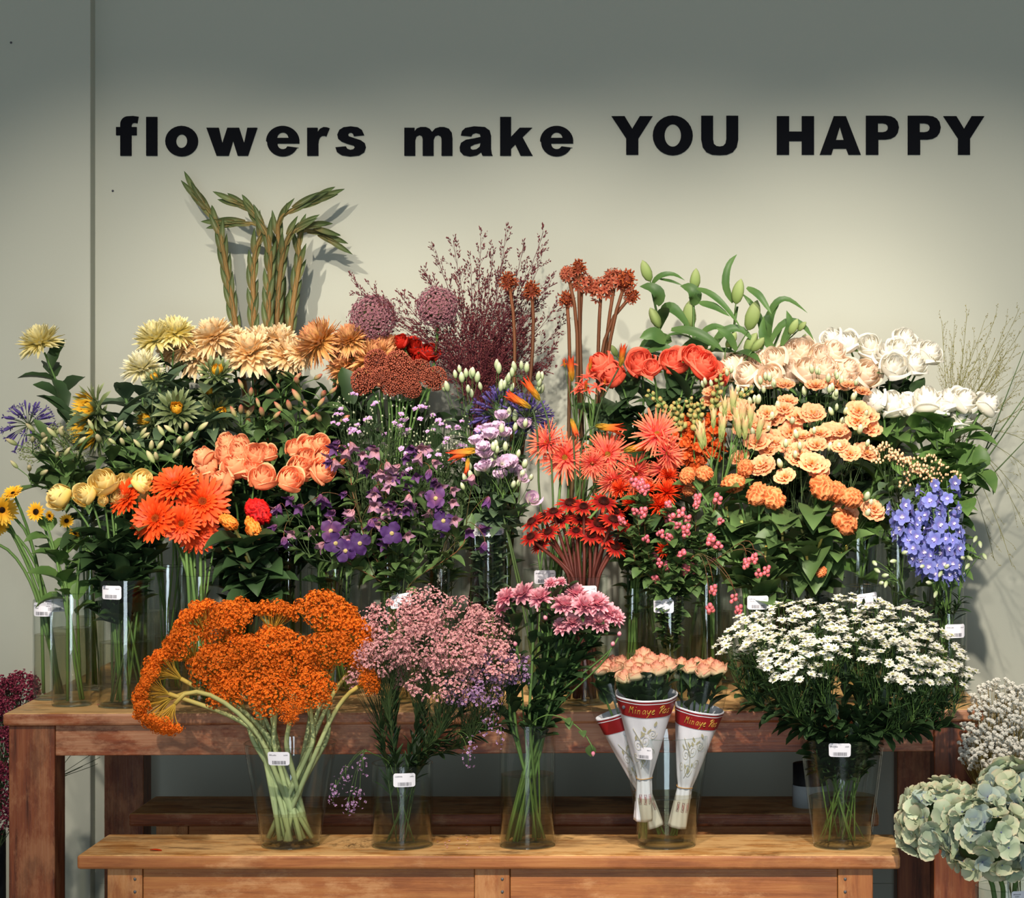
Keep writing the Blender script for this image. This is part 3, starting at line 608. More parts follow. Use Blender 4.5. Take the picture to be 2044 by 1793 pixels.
def m_spike_head():
    b = MB(); D = sph(90, -.5, 1) + RG.normal(0, .1, (90, 3)); scat(b, ballt(4, 5, (.6, .6, 1.2)), D * np.array([.62, .66, .85]) * RG.uniform(.85, 1.2, (90, 1)), D, RG.uniform(.11, .2, 90)); b.ball((0, 0, 0), (.55, .55, .8), 6, 8, .1)
    D = sph(7, -.9, -.2); scat(b, star(6, .5, .1, .4), D * .85, D, 1.0, mi=1)
    return b.mesh('flower_head', [P['eucomis'], P['eucomis_star']])
def m_starhead():
    b = MB(); D = sph(34, -.5, 1) + RG.normal(0, .12, (34, 3)); scat(b, star(6, .42, .1, .3, (.5, 1, .1)), D * .8, D, RG.uniform(.7, 1.1, 34), mi=1)
    D = sph(40, -.7, 1); scat(b, ballt(4, 5), D * .62, D, RG.uniform(.08, .15, 40)); return b.mesh('flower_head', [P['eucomis'], P['eucomis_star']])
V3 = lambda f, *a, n=3, **k: [f(*a, **k) for _ in range(n)]
# ------------------------------------------------------------------ stems, leaves, whole flowers
def npv(v): return np.array([v[0], v[1], v[2]], float)
def herm(p0, p1, m0, m1, n):
    t = np.linspace(0, 1, n)[:, None]; return (2*t**3-3*t**2+1)*p0 + (t**3-2*t**2+t)*m0 + (-2*t**3+3*t**2)*p1 + (t**3-t**2)*m1
def stem_path(v, head, d, k=.45, n=9, cross=.3):
    head = npv(head); d = np.asarray(d, float); d = d / np.linalg.norm(d)
    hv = head[:2] - np.array([v['x'], v['y']]); L = np.linalg.norm(hv) + 1e-6; u = hv / L
    a = jit(0, 6.28); q = .8 * math.sqrt(RG.random())
    inner = v['r0'] - .008
    bs = -u * inner * cross * min(1, L / .05) * jit(.5, 1.3) + inner * q * np.array([math.cos(a), math.sin(a)])
    nb = np.linalg.norm(bs); bs *= min(1, inner * .86 / (nb + 1e-9))
    r1 = v['r1'] - .008; a2 = jit(0, 6.28); rm = u * min(L, r1 * .62) + r1 * .3 * jit(0, 1) * np.array([math.cos(a2), math.sin(a2)])
    p0 = np.array([v['x'] + bs[0], v['y'] + bs[1], v['z0'] + v['bt'] + .004]); p1 = np.array([v['x'] + rm[0], v['y'] + rm[1], v['z0'] + v['h'] - .006])
    if head[2] < p1[2] + .03: p1[2] = v['z0'] + v['h'] + .002
    s = (p1 - p0) / np.linalg.norm(p1 - p0); D = np.linalg.norm(head - p1)
    return np.concatenate([np.linspace(p0, p1, 5)[:-1], herm(p1, head, s * D * .8, d * D * k * 1.6, n)])
def along(pts, t):
    seg = np.linalg.norm(np.diff(pts, axis=0), axis=1); c = np.concatenate([[0], np.cumsum(seg)]); x = t * c[-1]
    p = np.array([np.interp(x, c, pts[:, i]) for i in range(3)]); x2 = min(c[-1], x + .01); x1 = x2 - .02
    tg = np.array([np.interp(x2, c, pts[:, i]) - np.interp(x1, c, pts[:, i]) for i in range(3)]); return p, tg / (np.linalg.norm(tg) + 1e-9)
def leaf(b, p, d, L, W, prof=LANCE, bend=-.8, cup=.2, nu=6, nv=3, fold=.25, tw=0., up=None, ruf=0., mi=0):
    """a leaf at P that sets out along D"""
    d = npv(d); d /= np.linalg.norm(d) + 1e-9; u = np.array([0, -.25, 1.]) if up is None else npv(up)
    y = np.cross(u, d)
    if np.linalg.norm(y) < .1: y = np.cross([0, -1., .1], d)
    y /= np.linalg.norm(y); z = np.cross(d, y)
    q, t = petal(L, W, 0, bend, cup, prof, nu, nv, fold=fold, tw=tw, ruf=ruf); b.grid(q @ np.stack([d, y, z]) + p, t, mi=mi)
def rnd_dir(tg, ang, front=.0):
    tg = npv(tg); f = frame(tg); a = jit(0, 2 * PI); d = f[:, 2] * math.cos(ang) + (f[:, 0] * math.cos(a) + f[:, 1] * math.sin(a)) * math.sin(ang)
    return d + np.array([0, -front, 0])
LEAF = dict(  # (length, width, outline, bend, material)
    rose=(.078, .027, OVATE, -.7, 'leaf_dark'), rosel=(.075, .028, OVATE, -.9, 'leaf_fresh'), lance=(.085, .016, LANCE, -.8, 'leaf_mid'), lanceg=(.085, .019, LANCE, -.9, 'leaf_mid'), mum=(.07, .02, SERR, -.5, 'leaf_dark'),
    big=(.125, .027, OVATE, -.9, 'leaf_grey'), bigd=(.10, .038, HEART, -1.1, 'leaf_dark'), bigf=(.095, .036, HEART, -1.0, 'leaf_mid'), small=(.028, .011, OVATE, -.4, 'leaf_mid'), thin=(.03, .003, LANCE, -.3, 'leaf_dark'), lily=(.14, .017, LANCE, -1.2, 'leaf_lily'), clem=(.045, .014, OVATE, -.5, 'leaf_mid'), lis=(.055, .018, OVATE, -.6, 'leaf_grey'))
def foliage(pts, kind, n, t0, t1, base, ang=(.5, 1.2), front=.25, sc=1.0):
    if not n: return None, None
    L, W, prof, bd, m = LEAF[kind]; b = MB()
    for i in range(n):
        p, tg = along(pts, t0 + (t1 - t0) * (i + jit(0, 1)) / n); s = sc * jit(.7, 1.15)
        leaf(b, p - base, rnd_dir(tg, jit(*ang), front), L * s, W * s, prof, bd * jit(.5, 1.4), tw=jit(-.4, .4), ruf=.0, nu=7 if prof is SERR else 6)
    return b, P[m]
def flower(name, label, cat, v, head, size, d, heads, stem=('stem_green', .0028), lf=None, group=None, spin=None, k=.45, hname='bloom', sub=None, extra=None, cross=.3, back=.35):
    """one cut flower: an Empty at the foot of its stem, with stem, foliage and bloom"""
    d = npv(d); d /= np.linalg.norm(d); end = npv(head) - d * size * back
    pts = stem_path(v, end, d, k, cross=cross); base = pts[0]
    root = thing(name, label, cat, base, group)
    b = MB(); b.tube(pts - base, np.linspace(stem[1] * 1.05, stem[1] * .85, len(pts)), 6); part('stem', b, P[stem[0]], root)
    if lf:
        fb, fm = foliage(pts, lf[0], lf[1], lf[2], lf[3], base, *lf[4:]); part('foliage', fb, fm, root)
    h = part(hname, heads, None, root, Vector(npv(head) - base), face(d, jit(0, 6.28) if spin is None else spin), size)
    for nm, me in (sub or ()): part(nm, me, None, h)
    if extra: extra(root, pts, base)
    return root
ORD = ['', 'second', 'third', 'fourth', 'fifth', 'sixth', 'seventh', 'eighth', 'ninth', 'tenth', 'eleventh', 'twelfth', 'thirteenth', 'fourteenth', 'fifteenth', 'sixteenth', 'seventeenth', 'eighteenth', 'nineteenth', 'twentieth']
def place(i, n):
    if n == 1: return 'single one'
    return 'leftmost' if i == 0 else 'rightmost' if i == n - 1 else 'middle one' if n == 3 else f'{ORD[i]} from left'
ROWN = {1: [''], 2: [' in the upper row', ' in the lower row'], 3: [' in the top row', ' in the middle row', ' in the bottom row']}
def bunch(name, desc, among, cat, v, Y, rows, meshes, group, fz=.8, fy=.9, fx=.9, jd=.18, Yj=.05, subs=None, dy=0.0, vs=None, **kw):
    """flowers of one kind; ROWS of (px, py, diameter in px[, (facing)]) - each labelled by its place in its row"""
    allp = [q for r in rows for q in r]; cx = sum(q[0] for q in allp) / len(allp); cy = sum(q[1] for q in allp) / len(allp); sp = max(60, max(abs(q[0] - cx) for q in allp)); n = 0
    for ri, row in enumerate(rows):
        row = sorted(row, key=lambda q: q[0])
        for i, q in enumerate(row):
            yy = Y + dy * (q[1] - cy) / 100 + jit(-Yj, Yj)
            h = at(q[0], q[1], yy); d = q[3] if len(q) > 3 else (fx * (q[0] - cx) / sp + jit(-jd, jd), -fy + jit(-jd, jd), fz + .5 * (cy - q[1]) / 60 * .5)
            lab = f'{desc}, {place(i, len(row))}{ROWN[len(rows)][ri]} {among}' if len(allp) > 1 else f'{desc} {among}'
            vv = v if not isinstance(v, (list, tuple)) else min(v, key=lambda z: abs(z['x'] - h.x))
            m = meshes[n % len(meshes)]; sb = subs if not callable(subs) else subs(n); n += 1
            flower(name, lab, cat, vv, h, q[2] / 2 * yy / FPX, d, m, group=group, sub=sb, **kw)
def spray(name, label, cat, v, c, R, n, blossoms, size, stem=('stem_green', .002), lf=None, group=None, up=.35, drop=None, mass=None, droop=0., bname='blossom', buds=None, front=.5, twig=.0007, shell=.45, d0=(0, -.1, 1), bl=None, fr=-.35):
    """a branching cut stem whose small blossoms sit on twigs spread over an ellipsoid R about C"""
    c = npv(c); R = np.asarray(R, float); hub = c - np.array([0, 0, R[2] * (1.0 if drop is None else drop)])
    pts = stem_path(v, hub, d0, .5); base = pts[0]; root = thing(name, label, cat, base, group)
    b = MB(); b.tube(pts - base, np.linspace(stem[1], stem[1] * .7, len(pts)), 5)
    ends = []
    for i in range(n):
        while True:
            q = RG.normal(0, 1, 3); q /= np.linalg.norm(q); q *= jit(shell, 1) ** .5
            if q[2] > -.55 and q[1] < front: break
        e = c + q * R; ends.append(e)
    dirs = []; lb_ = MB()
    for e in ends:
        s, tg = along(pts, jit(.72, 1.0)); D = np.linalg.norm(e - s); o = (e - s) / (D + 1e-9)
        d = o + np.array([0, fr, up - droop * 1.6]); d /= np.linalg.norm(d); dirs.append(d)
        m = herm(s, e, tg * D * .7 + np.array([0, 0, droop * D]), d * D * .8, 6); b.tube(m - base, np.linspace(stem[1] * .55, twig, 6), 3, cap=False)
        for _ in range(bl[1] if bl else 0):
            L_, W_, pr_, bd_, m_ = LEAF[bl[0]]; q_, t_ = along(m, jit(.2, .9)); z_ = bl[2] * jit(.7, 1.2); leaf(lb_, q_ - base, rnd_dir(t_, jit(.5, 1.3), .3), L_ * z_, W_ * z_, pr_, bd_ * jit(.4, 1.4), tw=jit(-.4, .4), nu=5)
    part('stem', b, P[stem[0]], root)
    if bl: part('twig_leaves', lb_, P[LEAF[bl[0]][4]], root)
    if lf:
        fb, fm = foliage(pts, lf[0], lf[1], lf[2], lf[3], base, *lf[4:]); part('foliage', fb, fm, root)
    if mass:
        b = MB(); mass(b, np.array(ends) - base, np.array(dirs)); part(bname, b, mass.mats, root)
    else:
        for i, (e, d) in enumerate(zip(ends, dirs)):
            bl = blossoms[i % len(blossoms)]; part(bl.name.split('.')[0], bl, None, root, Vector(e - base), face(d, jit(0, 6.28)), size * jit(.8, 1.15))
    return root, ends, dirs, base
# ------------------------------------------------------------------ vases on the long table
CY = 'clear glass cylinder vase'
vase('V1', f'{CY} of arching green stems beside the table\'s short side', 104, 74, 1197, 6.02, 1266, [(83, 1217), (110, 1208)])
vase('V2', f'short {CY} with two thick pale stems by the table\'s short edge', 143, 78, 1183, 5.9, 1253)
vase('V3', f'wide {CY} holding yellow roses at the front of the table', 252, 111, 1155, 5.89, 1281, [(222, 1183)])
vase('V4', f'slim tall {CY} behind the two short vases of yellow blooms', 180, 60, 1000, 6.2, 1230)
vase('V4b', f'{CY} with green lily-leaved stems behind the yellow rose vase', 335, 80, 1130, 6.14, 1270)
vase('V5', f'{CY} of orange gerberas behind the drooping orange yarrow', 399, 75, 1148, 5.93, 1290)
vase('V6', f'dark {CY} of peach rose stems behind the gerbera vase', 490, 95, 1140, 6.14, 1290, [(512, 1160)])
vase('V7', f'{CY} with pale celosia stems behind the orange yarrow', 545, 70, 1200, 5.94, 1300)
vase('V8', f'wide {CY} with thick green stems above the orange yarrow', 668, 107, 1132, 6.13, 1290)
vase('V9', f'{CY} of thin brown clematis stems with a tilted price sticker', 795, 66, 1180, 5.95, 1290, [(802, 1199, 42)], tilt=.18)
vase('V10', f'{CY} of small lilac aster stems behind the pink limonium', 880, 90, 1132, 6.15, 1280)
vase('V11', f'narrow tall {CY} of lisianthus stems beside the bare strip of wall', 975, 66, 1042, 6.16, 1240, [(990, 1055, 36), (960, 1057, 30)])
vase('V12', f'{CY} of coral spider gerberas behind the red coneflower vase', 1090, 92, 1135, 6.12, 1270, [(1088, 1152, 42)])
vase('V13', f'{CY} crowded with dark red coneflower stems', 1168, 92, 1150, 5.93, 1290, [(1170, 1183, 40)])
vase('V14', f'slim {CY} between the coneflower vase and the snowberry vase', 1262, 58, 1172, 6.14, 1280)
vase('V15', f'{CY} of pink snowberry twigs behind the wrapped roses', 1337, 82, 1186, 5.95, 1290, [(1323, 1210, 40)])
vase('V16', f'slim tall {CY} of dark green stems beside the snowberry vase', 1410, 66, 1085, 6.13, 1270)
vase('V17', f'{CY} of peach celosia stems behind the white daisies', 1511, 72, 1192, 5.94, 1290, [(1513, 1203, 42)])
vase('V18', f'{CY} of peach lisianthus whose sticker sits under a drooping celosia', 1625, 72, 1136, 6.13, 1270, [(1617, 1160, 42)])
vase('V19', f'nearly empty {CY} with a slanted sticker behind the daisies', 1720, 72, 1169, 5.97, 1300, [(1732, 1198, 40)], tilt=.12)
vase('V22', f'tall {CY} of dark stems behind the blue delphinium', 1792, 76, 1060, 6.16, 1260)
vase('V20', f'very tall {CY} of white roses at the table\'s end by the grass', 1882, 84, 1003, 6.2, 1240, [(1912, 1031, 26)])
vase('V21', f'short {CY} of blue delphinium on the table\'s end corner', 1893, 74, 1222, 5.96, 1290, [(1908, 1260, 34)])
for k, px, dia, rim, Y, tx in (('S1', 272, 100, 1060, 6.38, 'sunflowers'), ('S2', 575, 92, 1060, 6.38, 'pink-budded alstroemeria'), ('S3', 775, 84, 1060, 6.38, 'rust sedum'), ('S4', 1012, 66, 1060, 6.40, 'purple agapanthus'),
        ('S5', 1160, 84, 1040, 6.42, 'tall brown knob-headed stalks'), ('S6', 1290, 86, 1050, 6.38, 'coral roses'), ('S7', 1430, 70, 1060, 6.38, 'orange snapdragons'), ('S8', 1570, 100, 1060, 6.38, 'peach ruffled lisianthus'), ('S9', 1712, 84, 1060, 6.40, 'the lower white roses'),
        ('T1', 365, 92, 1020, 6.62, 'pale yellow chrysanthemums'), ('T2', 525, 100, 1000, 6.73, 'gladiolus'), ('T3', 665, 92, 1020, 6.62, 'amber chrysanthemums'), ('T4', 800, 78, 1020, 6.64, 'dark red roses and alliums'), ('T5', 950, 92, 1000, 6.6, 'dark red grass'), ('T6', 1400, 104, 1010, 6.64, 'green lilies'),
        ('T7', 1560, 96, 1010, 6.62, 'cream roses'), ('T8', 1725, 92, 1010, 6.64, 'the upper white roses'), ('T9', 1856, 62, 1020, 6.50, 'golden grass')):
    vase(k, f'tall clear glass vase in the back rows holding {tx}', px, dia, rim, Y, 1220)
# vases on the front bench
TR = 'flared clear glass vase on the front bench'
vase('B1', f'{TR} full of thick pale yarrow stems', 580, 184, 1482, 5.62, 1621, [(557, 1514, 44)], ZB, 116)
vase('B2', 'short clear glass cylinder vase of pink limonium on the front bench', 803, 122, 1522, 5.62, 1596, [(808, 1557, 46)], ZB)
vase('B3', 'tall clear glass cylinder vase of pink chrysanthemums on the front bench', 1053, 112, 1443, 5.62, 1545, [], ZB)
vase('B4', f'{TR} holding three paper-wrapped rose bunches', 1331, 172, 1466, 5.62, 1587, [], ZB, 116)
vase('B5', f'{TR} with leafy white daisies', 1681, 170, 1470, 5.62, 1590, [(1676, 1497, 46)], ZB, 116)
vase('F1', 'tall glass vase of green hydrangeas on the floor past the bench', 2012, 132, 1768, 5.42, 0, [(2040, 1792, 44)], 0.0, 100)
vase('F2', 'glass vase of white gypsophila on the floor beside the long table', 2040, 120, 1700, 5.84, 0, [], 0.0)
VF3 = vase('F3', 'dark glass vase of crimson heather on the floor beside the table leg', -40, 100, 1660, 6.1, 0, [], 0.0)
VF3['obj'].children[0].data.materials[0] = VF3['obj'].children[0].data.materials[1] = flat_mat('dark_bucket', '#1b1f22', .4)
v = VS
print('vases')
# ------------------------------------------------------------------ gladiolus
def gladiolus(tr, lab, Y):
    q = np.array([npv(at(x, y, Y + .02 * math.sin(i))) for i, (x, y) in enumerate(tr)])
    n = 26; t = np.linspace(0, len(q) - 1, n); pts = np.stack([np.interp(t, np.arange(len(q)), q[:, i]) for i in range(3)], 1)
    for _ in range(3): pts[1:-1] = (pts[:-2] + 2 * pts[1:-1] + pts[2:]) / 4
    vv = v['T2']; foot = np.array([vv['x'] + jit(-.03, .03), vv['y'] + jit(-.03, .03), vv['z0'] + vv['bt'] + .004])
    low = herm(foot, pts[0], np.array([0, 0, .3]), (pts[1] - pts[0]) * 8, 6)[:-1]; full = np.concatenate([low, pts]); base = full[0].copy()
    root = thing('gladiolus_stalk', lab, 'gladiolus', base, 'gladiolus stalks')
    b = MB(); b.tube(full - base, np.linspace(.0088, .0036, len(full)), 6); part('stem', b, P['glad_stem'], root)
    seg = np.concatenate([[0], np.cumsum(np.linalg.norm(np.diff(pts, axis=0), axis=1))]); tot = seg[-1]; s = 0; side = 1
    while s < tot:
        f = s / tot; p, tg = along(pts, f); lat = np.cross(tg, [0, -1, 0]); lat /= np.linalg.norm(lat) + 1e-9
        d = tg + side * lat * (.17 if f < .72 else .09) + np.array([0, jit(-.2, .1), 0]); L = .070 * jit(.85, 1.1) * (1.12 if f > .8 else 1)
        b = MB(); leaf(b, p - base + side * lat * .003, d, L, .0082, [.6, .9, 1, .85, .5, .03], .12 * -side * 0 - .15, cup=.9, nu=7, nv=5, up=(0, -1, 0) if side > 0 else (0, -1, .05))
        part('bract', b, P['glad_bract'], root, Vector((0, 0, 0)))
        s += .026 if f < .75 else .016; side = -side
    return root
GL = [[(474, 668), (467, 628), (457, 565), (449, 520), (443, 485), (438, 460), (428, 437), (408, 410), (390, 386)],
      [(508, 674), (505, 592), (505, 538), (509, 496), (524, 466), (516, 448), (490, 444), (440, 447)],
      [(536, 674), (536, 601), (538, 547), (541, 512), (536, 467), (520, 444), (508, 422), (485, 410), (466, 404)],
      [(552, 674), (554, 600), (560, 538), (565, 503), (576, 467), (592, 457), (612, 449), (634, 454)],
      [(578, 674), (585, 601), (596, 538), (600, 512), (594, 481), (602, 458), (630, 462), (665, 480)],
      [(566, 674), (564, 610), (556, 485), (553, 444), (566, 428), (592, 414), (618, 405), (644, 392)]]
GLL = ['standing apart, bending out over the yellow chrysanthemums', 'with its tip bent level over the bare wall', 'with its tip curling up beside the level one', 'at the middle whose thick tip points sideways', 'with the lowest drooping tip', 'with the highest outward tip nearest the letter k']
GLL[5] = 'whose long tip rises highest toward the letter s'
for tr, l, yy in zip(GL, GLL, (6.82, 6.80, 6.76, 6.78, 6.82, 6.84)): gladiolus(tr, 'brown-green unopened gladiolus stalk ' + l, yy)
# ------------------------------------------------------------------ chrysanthemums of the back row
sep = m_sepals(); sepd = m_sepals('leaf_dark')
mumL = ('mum', 16, .38, .93, (.5, 1.2), .3, 1.35)
SF = ('stem_green', .003)
my = V3(m_mum, 'mum_yellow', 230, .085, -.25, .5, .5, n=2); mp = V3(m_mum, 'mum_pale', 220, .085, -.25, .6, .5, n=2); mc = V3(m_mum, 'mum_cream', 190, .12, -.5, .45, .45, n=3); ma = V3(m_mum, 'mum_amber', 330, .062, -.55, .9, .5, pw=.7, n=3)
bunch('chrysanthemum', 'pale lemon chrysanthemum', 'of the pair before the wall', 'chrysanthemum', v['T1'], 6.6, [[(314, 680, 100), (350, 668, 90)]], my, 'lemon chrysanthemums', fz=1.3, fy=.45, stem=SF, lf=mumL)
bunch('chrysanthemum', 'creamy white chrysanthemum', 'low above the sunflower leaves', 'chrysanthemum', v['S1'], 6.5, [[(284, 738, 88)]], mp, None, fz=1.2, fy=.6, stem=SF, lf=mumL)
bunch('chrysanthemum', 'cream shaggy chrysanthemum', 'below the gladiolus', 'chrysanthemum', (v['T1'], v['T2']), 6.6, [[(378, 690, 92), (428, 675, 100), (465, 685, 84), (520, 690, 100), (556, 684, 90)], [(345, 700, 80), (398, 712, 100), (500, 708, 112), (572, 712, 94), (600, 706, 70)]], mc, 'cream chrysanthemums', fz=1.15, fy=.6, stem=SF, lf=mumL)
bunch('chrysanthemum', 'amber quilled chrysanthemum', 'beside the pink allium', 'chrysanthemum', v['T3'], 6.55, [[(640, 683, 112), (700, 680, 84), (765, 700, 92)], [(708, 715, 128), (745, 718, 110), (690, 735, 84)]], ma, 'amber chrysanthemums', fz=1.0, fy=.7, stem=SF, lf=('mum', 12, .4, .9))
flower('chrysanthemum', 'lone pale yellow chrysanthemum standing against the bare wall above purple agapanthus', 'chrysanthemum', v['V4'], at(82, 688, 6.42), .063, (-.35, -.25, 1), my[0], SF, ('mum', 16, .5, .97, (.4, .9), .1, 1.35), cross=.3)
# ------------------------------------------------------------------ roses
rz = dict(jd=.14)
RS = lambda key, op, n=3: V3(m_rose, key, op, n=n)
rp, rc, ry, rcr, rw, rr = RS('rose_peach', .5), RS('rose_coral', .75), RS('rose_yellow', .35), RS('rose_cream', .7), RS('rose_white', .7), RS('rose_red', .7, 2)
RST = ('stem_green', .003)
bunch('rose', 'dark red rose', 'behind the rust sedum', 'rose', v['T4'], 6.6, [[(800, 683, 44), (826, 692, 48), (856, 702, 50)], [(812, 708, 42), (840, 715, 44)]], rr, 'dark red roses', stem=RST, lf=('rose', 5, .5, .9), subs=[('sepals', sepd)])
bunch('rose', 'coral rose', 'below the green lilies', 'rose', v['S6'], 6.36, [[(1200, 728, 74), (1278, 726, 76), (1345, 722, 74), (1385, 712, 62), (1405, 728, 76)], [(1222, 750, 66), (1300, 735, 50), (1422, 750, 78)]], rc, 'coral roses', stem=RST, lf=('rose', 8, .4, .92, (.5, 1.2), .3, 1.2), subs=[('sepals', sep)], fz=.7)
bunch('rose', 'pale cream rose', 'between coral and white roses', 'rose', v['T7'], 6.55, [[(1575, 708, 75), (1600, 700, 73), (1640, 712, 71), (1665, 705, 71)], [(1460, 734, 71), (1492, 732, 73), (1520, 724, 66), (1545, 718, 68), (1612, 738, 75), (1648, 735, 71), (1690, 738, 73), (1728, 745, 75)], [(1490, 748, 66), (1538, 752, 68), (1582, 740, 73), (1626, 748, 75), (1683, 756, 66)]], rcr, 'cream roses', stem=RST, lf=('rose', 7, .45, .92), subs=[('sepals', sep)], dy=-.06, fz=.75)
bunch('rose', 'white rose', 'against the wall', 'rose', v['T8'], 6.6, [[(1660, 676, 57), (1690, 684, 62), (1735, 690, 66), (1806, 676, 62)], [(1770, 706, 68), (1795, 695, 62), (1822, 700, 71), (1856, 704, 66)], [(1745, 718, 71), (1785, 732, 75), (1826, 726, 64)]], rw, 'upper white roses', stem=RST, lf=('rose', 6, .45, .92), subs=[('sepals', sep)], dy=-.06, fz=.75)
bunch('rose', 'ivory white rose', 'above the peach berries', 'rose', (v['S9'], v['V20']), 6.3, [[(1748, 802, 65), (1782, 806, 78), (1812, 808, 65), (1850, 798, 78), (1892, 800, 69), (1925, 800, 72), (1972, 808, 65)], [(1920, 832, 74), (1880, 812, 52)]], rw, 'lower white roses', stem=('stem_green', .0033), lf=('rosel', 12, .35, .95, (.5, 1.2), .5, 1.15), subs=[('sepals', sep)], fz=.95, fy=.7, Yj=.03)
bunch('rose', 'peach rose', 'above the orange gerberas', 'rose', (v['V6'], v['V8']), 6.06, [[(452, 884, 54), (478, 888, 56), (590, 895, 52), (618, 892, 60), (640, 886, 52)], [(405, 912, 54), (450, 908, 60), (478, 905, 62), (510, 908, 64), (535, 905, 46), (612, 916, 66), (648, 915, 64), (676, 910, 50)], [(412, 934, 64), (468, 932, 70), (500, 936, 60), (600, 935, 70), (645, 940, 66)], [(443, 962, 66), (524, 954, 68), (579, 957, 66)]][:3], rp, 'peach roses', stem=RST, lf=('rose', 6, .45, .93), subs=[('sepals', sep)], dy=-.1, fy=.9, fz=.8, Yj=.02)
bunch('rose', 'open-faced peach rose', 'foremost below the other peach roses', 'rose', (v['V6'], v['V8']), 5.98, [[(443, 962, 66), (524, 954, 70), (579, 957, 68)]], rp, 'foremost peach roses', stem=RST, lf=('rose', 3, .5, .9), subs=[('sepals', sep)], fy=.9, fz=.8, Yj=.01)
bunch('rose', 'yellow rose', 'beside the orange gerberas', 'rose', v['V3'], 5.93, [[(206, 962, 72), (248, 962, 46), (285, 960, 58)], [(118, 992, 66), (168, 988, 60), (205, 1000, 28), (232, 990, 40), (278, 985, 48)]], ry, 'yellow roses', stem=RST, lf=('rose', 7, .45, .8, (.6, 1.2), .3, 1.2), subs=[('sepals', sep)], fx=1.1, fz=.6)
print('roses')
# ------------------------------------------------------------------ gerberas, coneflowers
go = [m_ray('gerbera_orange', [(24, .86, .098, .26, -.18, .18, .17, 0, .07), (22, .74, .09, .40, -.12, .18, .15, .03, .08), (20, .46, .06, .62, -.1, .2, .13, .05, .1), (30, .25, .022, .95, 0, 0, .12, .05, .15)], GERB, nu=8) for _ in range(3)]
ge = m_disc('gerbera_eye', .19, .07, 90, .022, .03)
gb = [('disc', ge), ('sepals', m_sepals('leaf_mid', -.12, .35))]
bunch('gerbera', 'orange gerbera', 'beside the yellow roses', 'gerbera', v['V5'], 5.9, [[(254, 993, 84, (-.55, -.8, .45)), (350, 968, 100, (-.1, -.7, .75)), (404, 1002, 116, (.3, -1, .4))], [(311, 1036, 106, (-.3, -1, .35)), (362, 1046, 84, (.1, -.9, .1)), (392, 1060, 94, (.35, -.9, -.05))]], go, 'orange gerberas', subs=gb, stem=('stem_green', .0042), Yj=.02, k=.6)
gc = [m_ray('gerbera_coral', [(34, .92, .034, .12, .1, .9, .14, 0, .28), (30, .78, .034, .42, .1, .9, .12, .02, .26), (22, .58, .036, .75, .2, .9, .1, .03, .26), (18, .34, .03, 1.1, 0, .9, .1, .04, .25)], [.6, .8, 1, 1.15, 1.1, .35]) for _ in range(3)]
gcs = [('disc', m_disc('coral_eye', .15, .06, 60, .022, .03)), ('sepals', m_sepals('leaf_mid', -.12, .3))]
bunch('spider_gerbera', 'coral spider gerbera', 'above the red coneflowers', 'gerbera', v['V12'], 6.08, [[(1092, 884, 92, (-.5, -.8, .5)), (1312, 868, 112, (.2, -.9, .55)), (1332, 905, 96, (.8, -.6, .1))], [(1128, 914, 108, (-.1, -1, .15)), (1213, 908, 108, (.05, -1, .2)), (1182, 925, 70, (.1, -.8, -.3)), (1268, 945, 100, (.3, -.9, -.3)), (1225, 960, 80, (0, -.8, -.55)), (1325, 935, 80, (.4, -.7, -.3))]], gc, 'coral spider gerberas', subs=gcs, stem=('stem_green', .0036), k=.6, Yj=.03)
gy = [m_ray('sun_petal', [(24, .85, .11, .28, -.2, .1, .17, 0, .1), (22, .7, .10, .45, -.2, .1, .15, .03, .1)])]
bunch('gerbera', 'yellow gerbera', 'cut by the picture edge', 'gerbera', v['V1'], 6.0, [[(4, 1018, 66, (.4, -.9, -.1)), (26, 985, 44, (-.2, -.6, .8))], [(-6, 1048, 50, (.2, -.8, -.5)), (-45, 1070, 60, (-.6, -.6, -.5)), (-60, 1100, 60, (-.8, -.5, -.6)), (-34, 1028, 60, (-.6, -.6, -.2))]], gy, 'yellow gerberas', subs=[('disc', m_disc('sun_disc', .2, .08, 60, .025, .03))], stem=('stem_green', .004), k=.9)
ec = [m_ray('echinacea', [(15, .84, .12, .12, -.5, -.2, .26, 0, .14), (7, .7, .11, -.1, -.5, -.2, .26, -.03, .14)], POINT) for _ in range(3)]
ecs = [('cone', m_disc('echinacea_cone', .36, .26, 110, .038, .02)), ('sepals', m_sepals('stem_dark' if False else 'leaf_dark', -.2, .3))]
bunch('coneflower', 'dark red coneflower', 'under the spider gerberas', 'coneflower', v['V13'], 5.92, [[(1105, 1022, 52), (1138, 1005, 62), (1165, 1012, 50), (1205, 1002, 62), (1228, 1022, 48)], [(1062, 1042, 54), (1085, 1032, 50), (1120, 1038, 54), (1158, 1035, 50), (1196, 1046, 66), (1224, 1038, 60), (1245, 1050, 44)], [(1060, 1072, 50), (1078, 1088, 46), (1180, 1068, 54), (1208, 1075, 44), (1228, 1092, 54), (1095, 1062, 50), (1150, 1060, 44)]], ec, 'red coneflowers', subs=ecs, stem=('stem_red', .0042), fz=1.1, fy=.75, fx=.6, Yj=.035, back=.1)
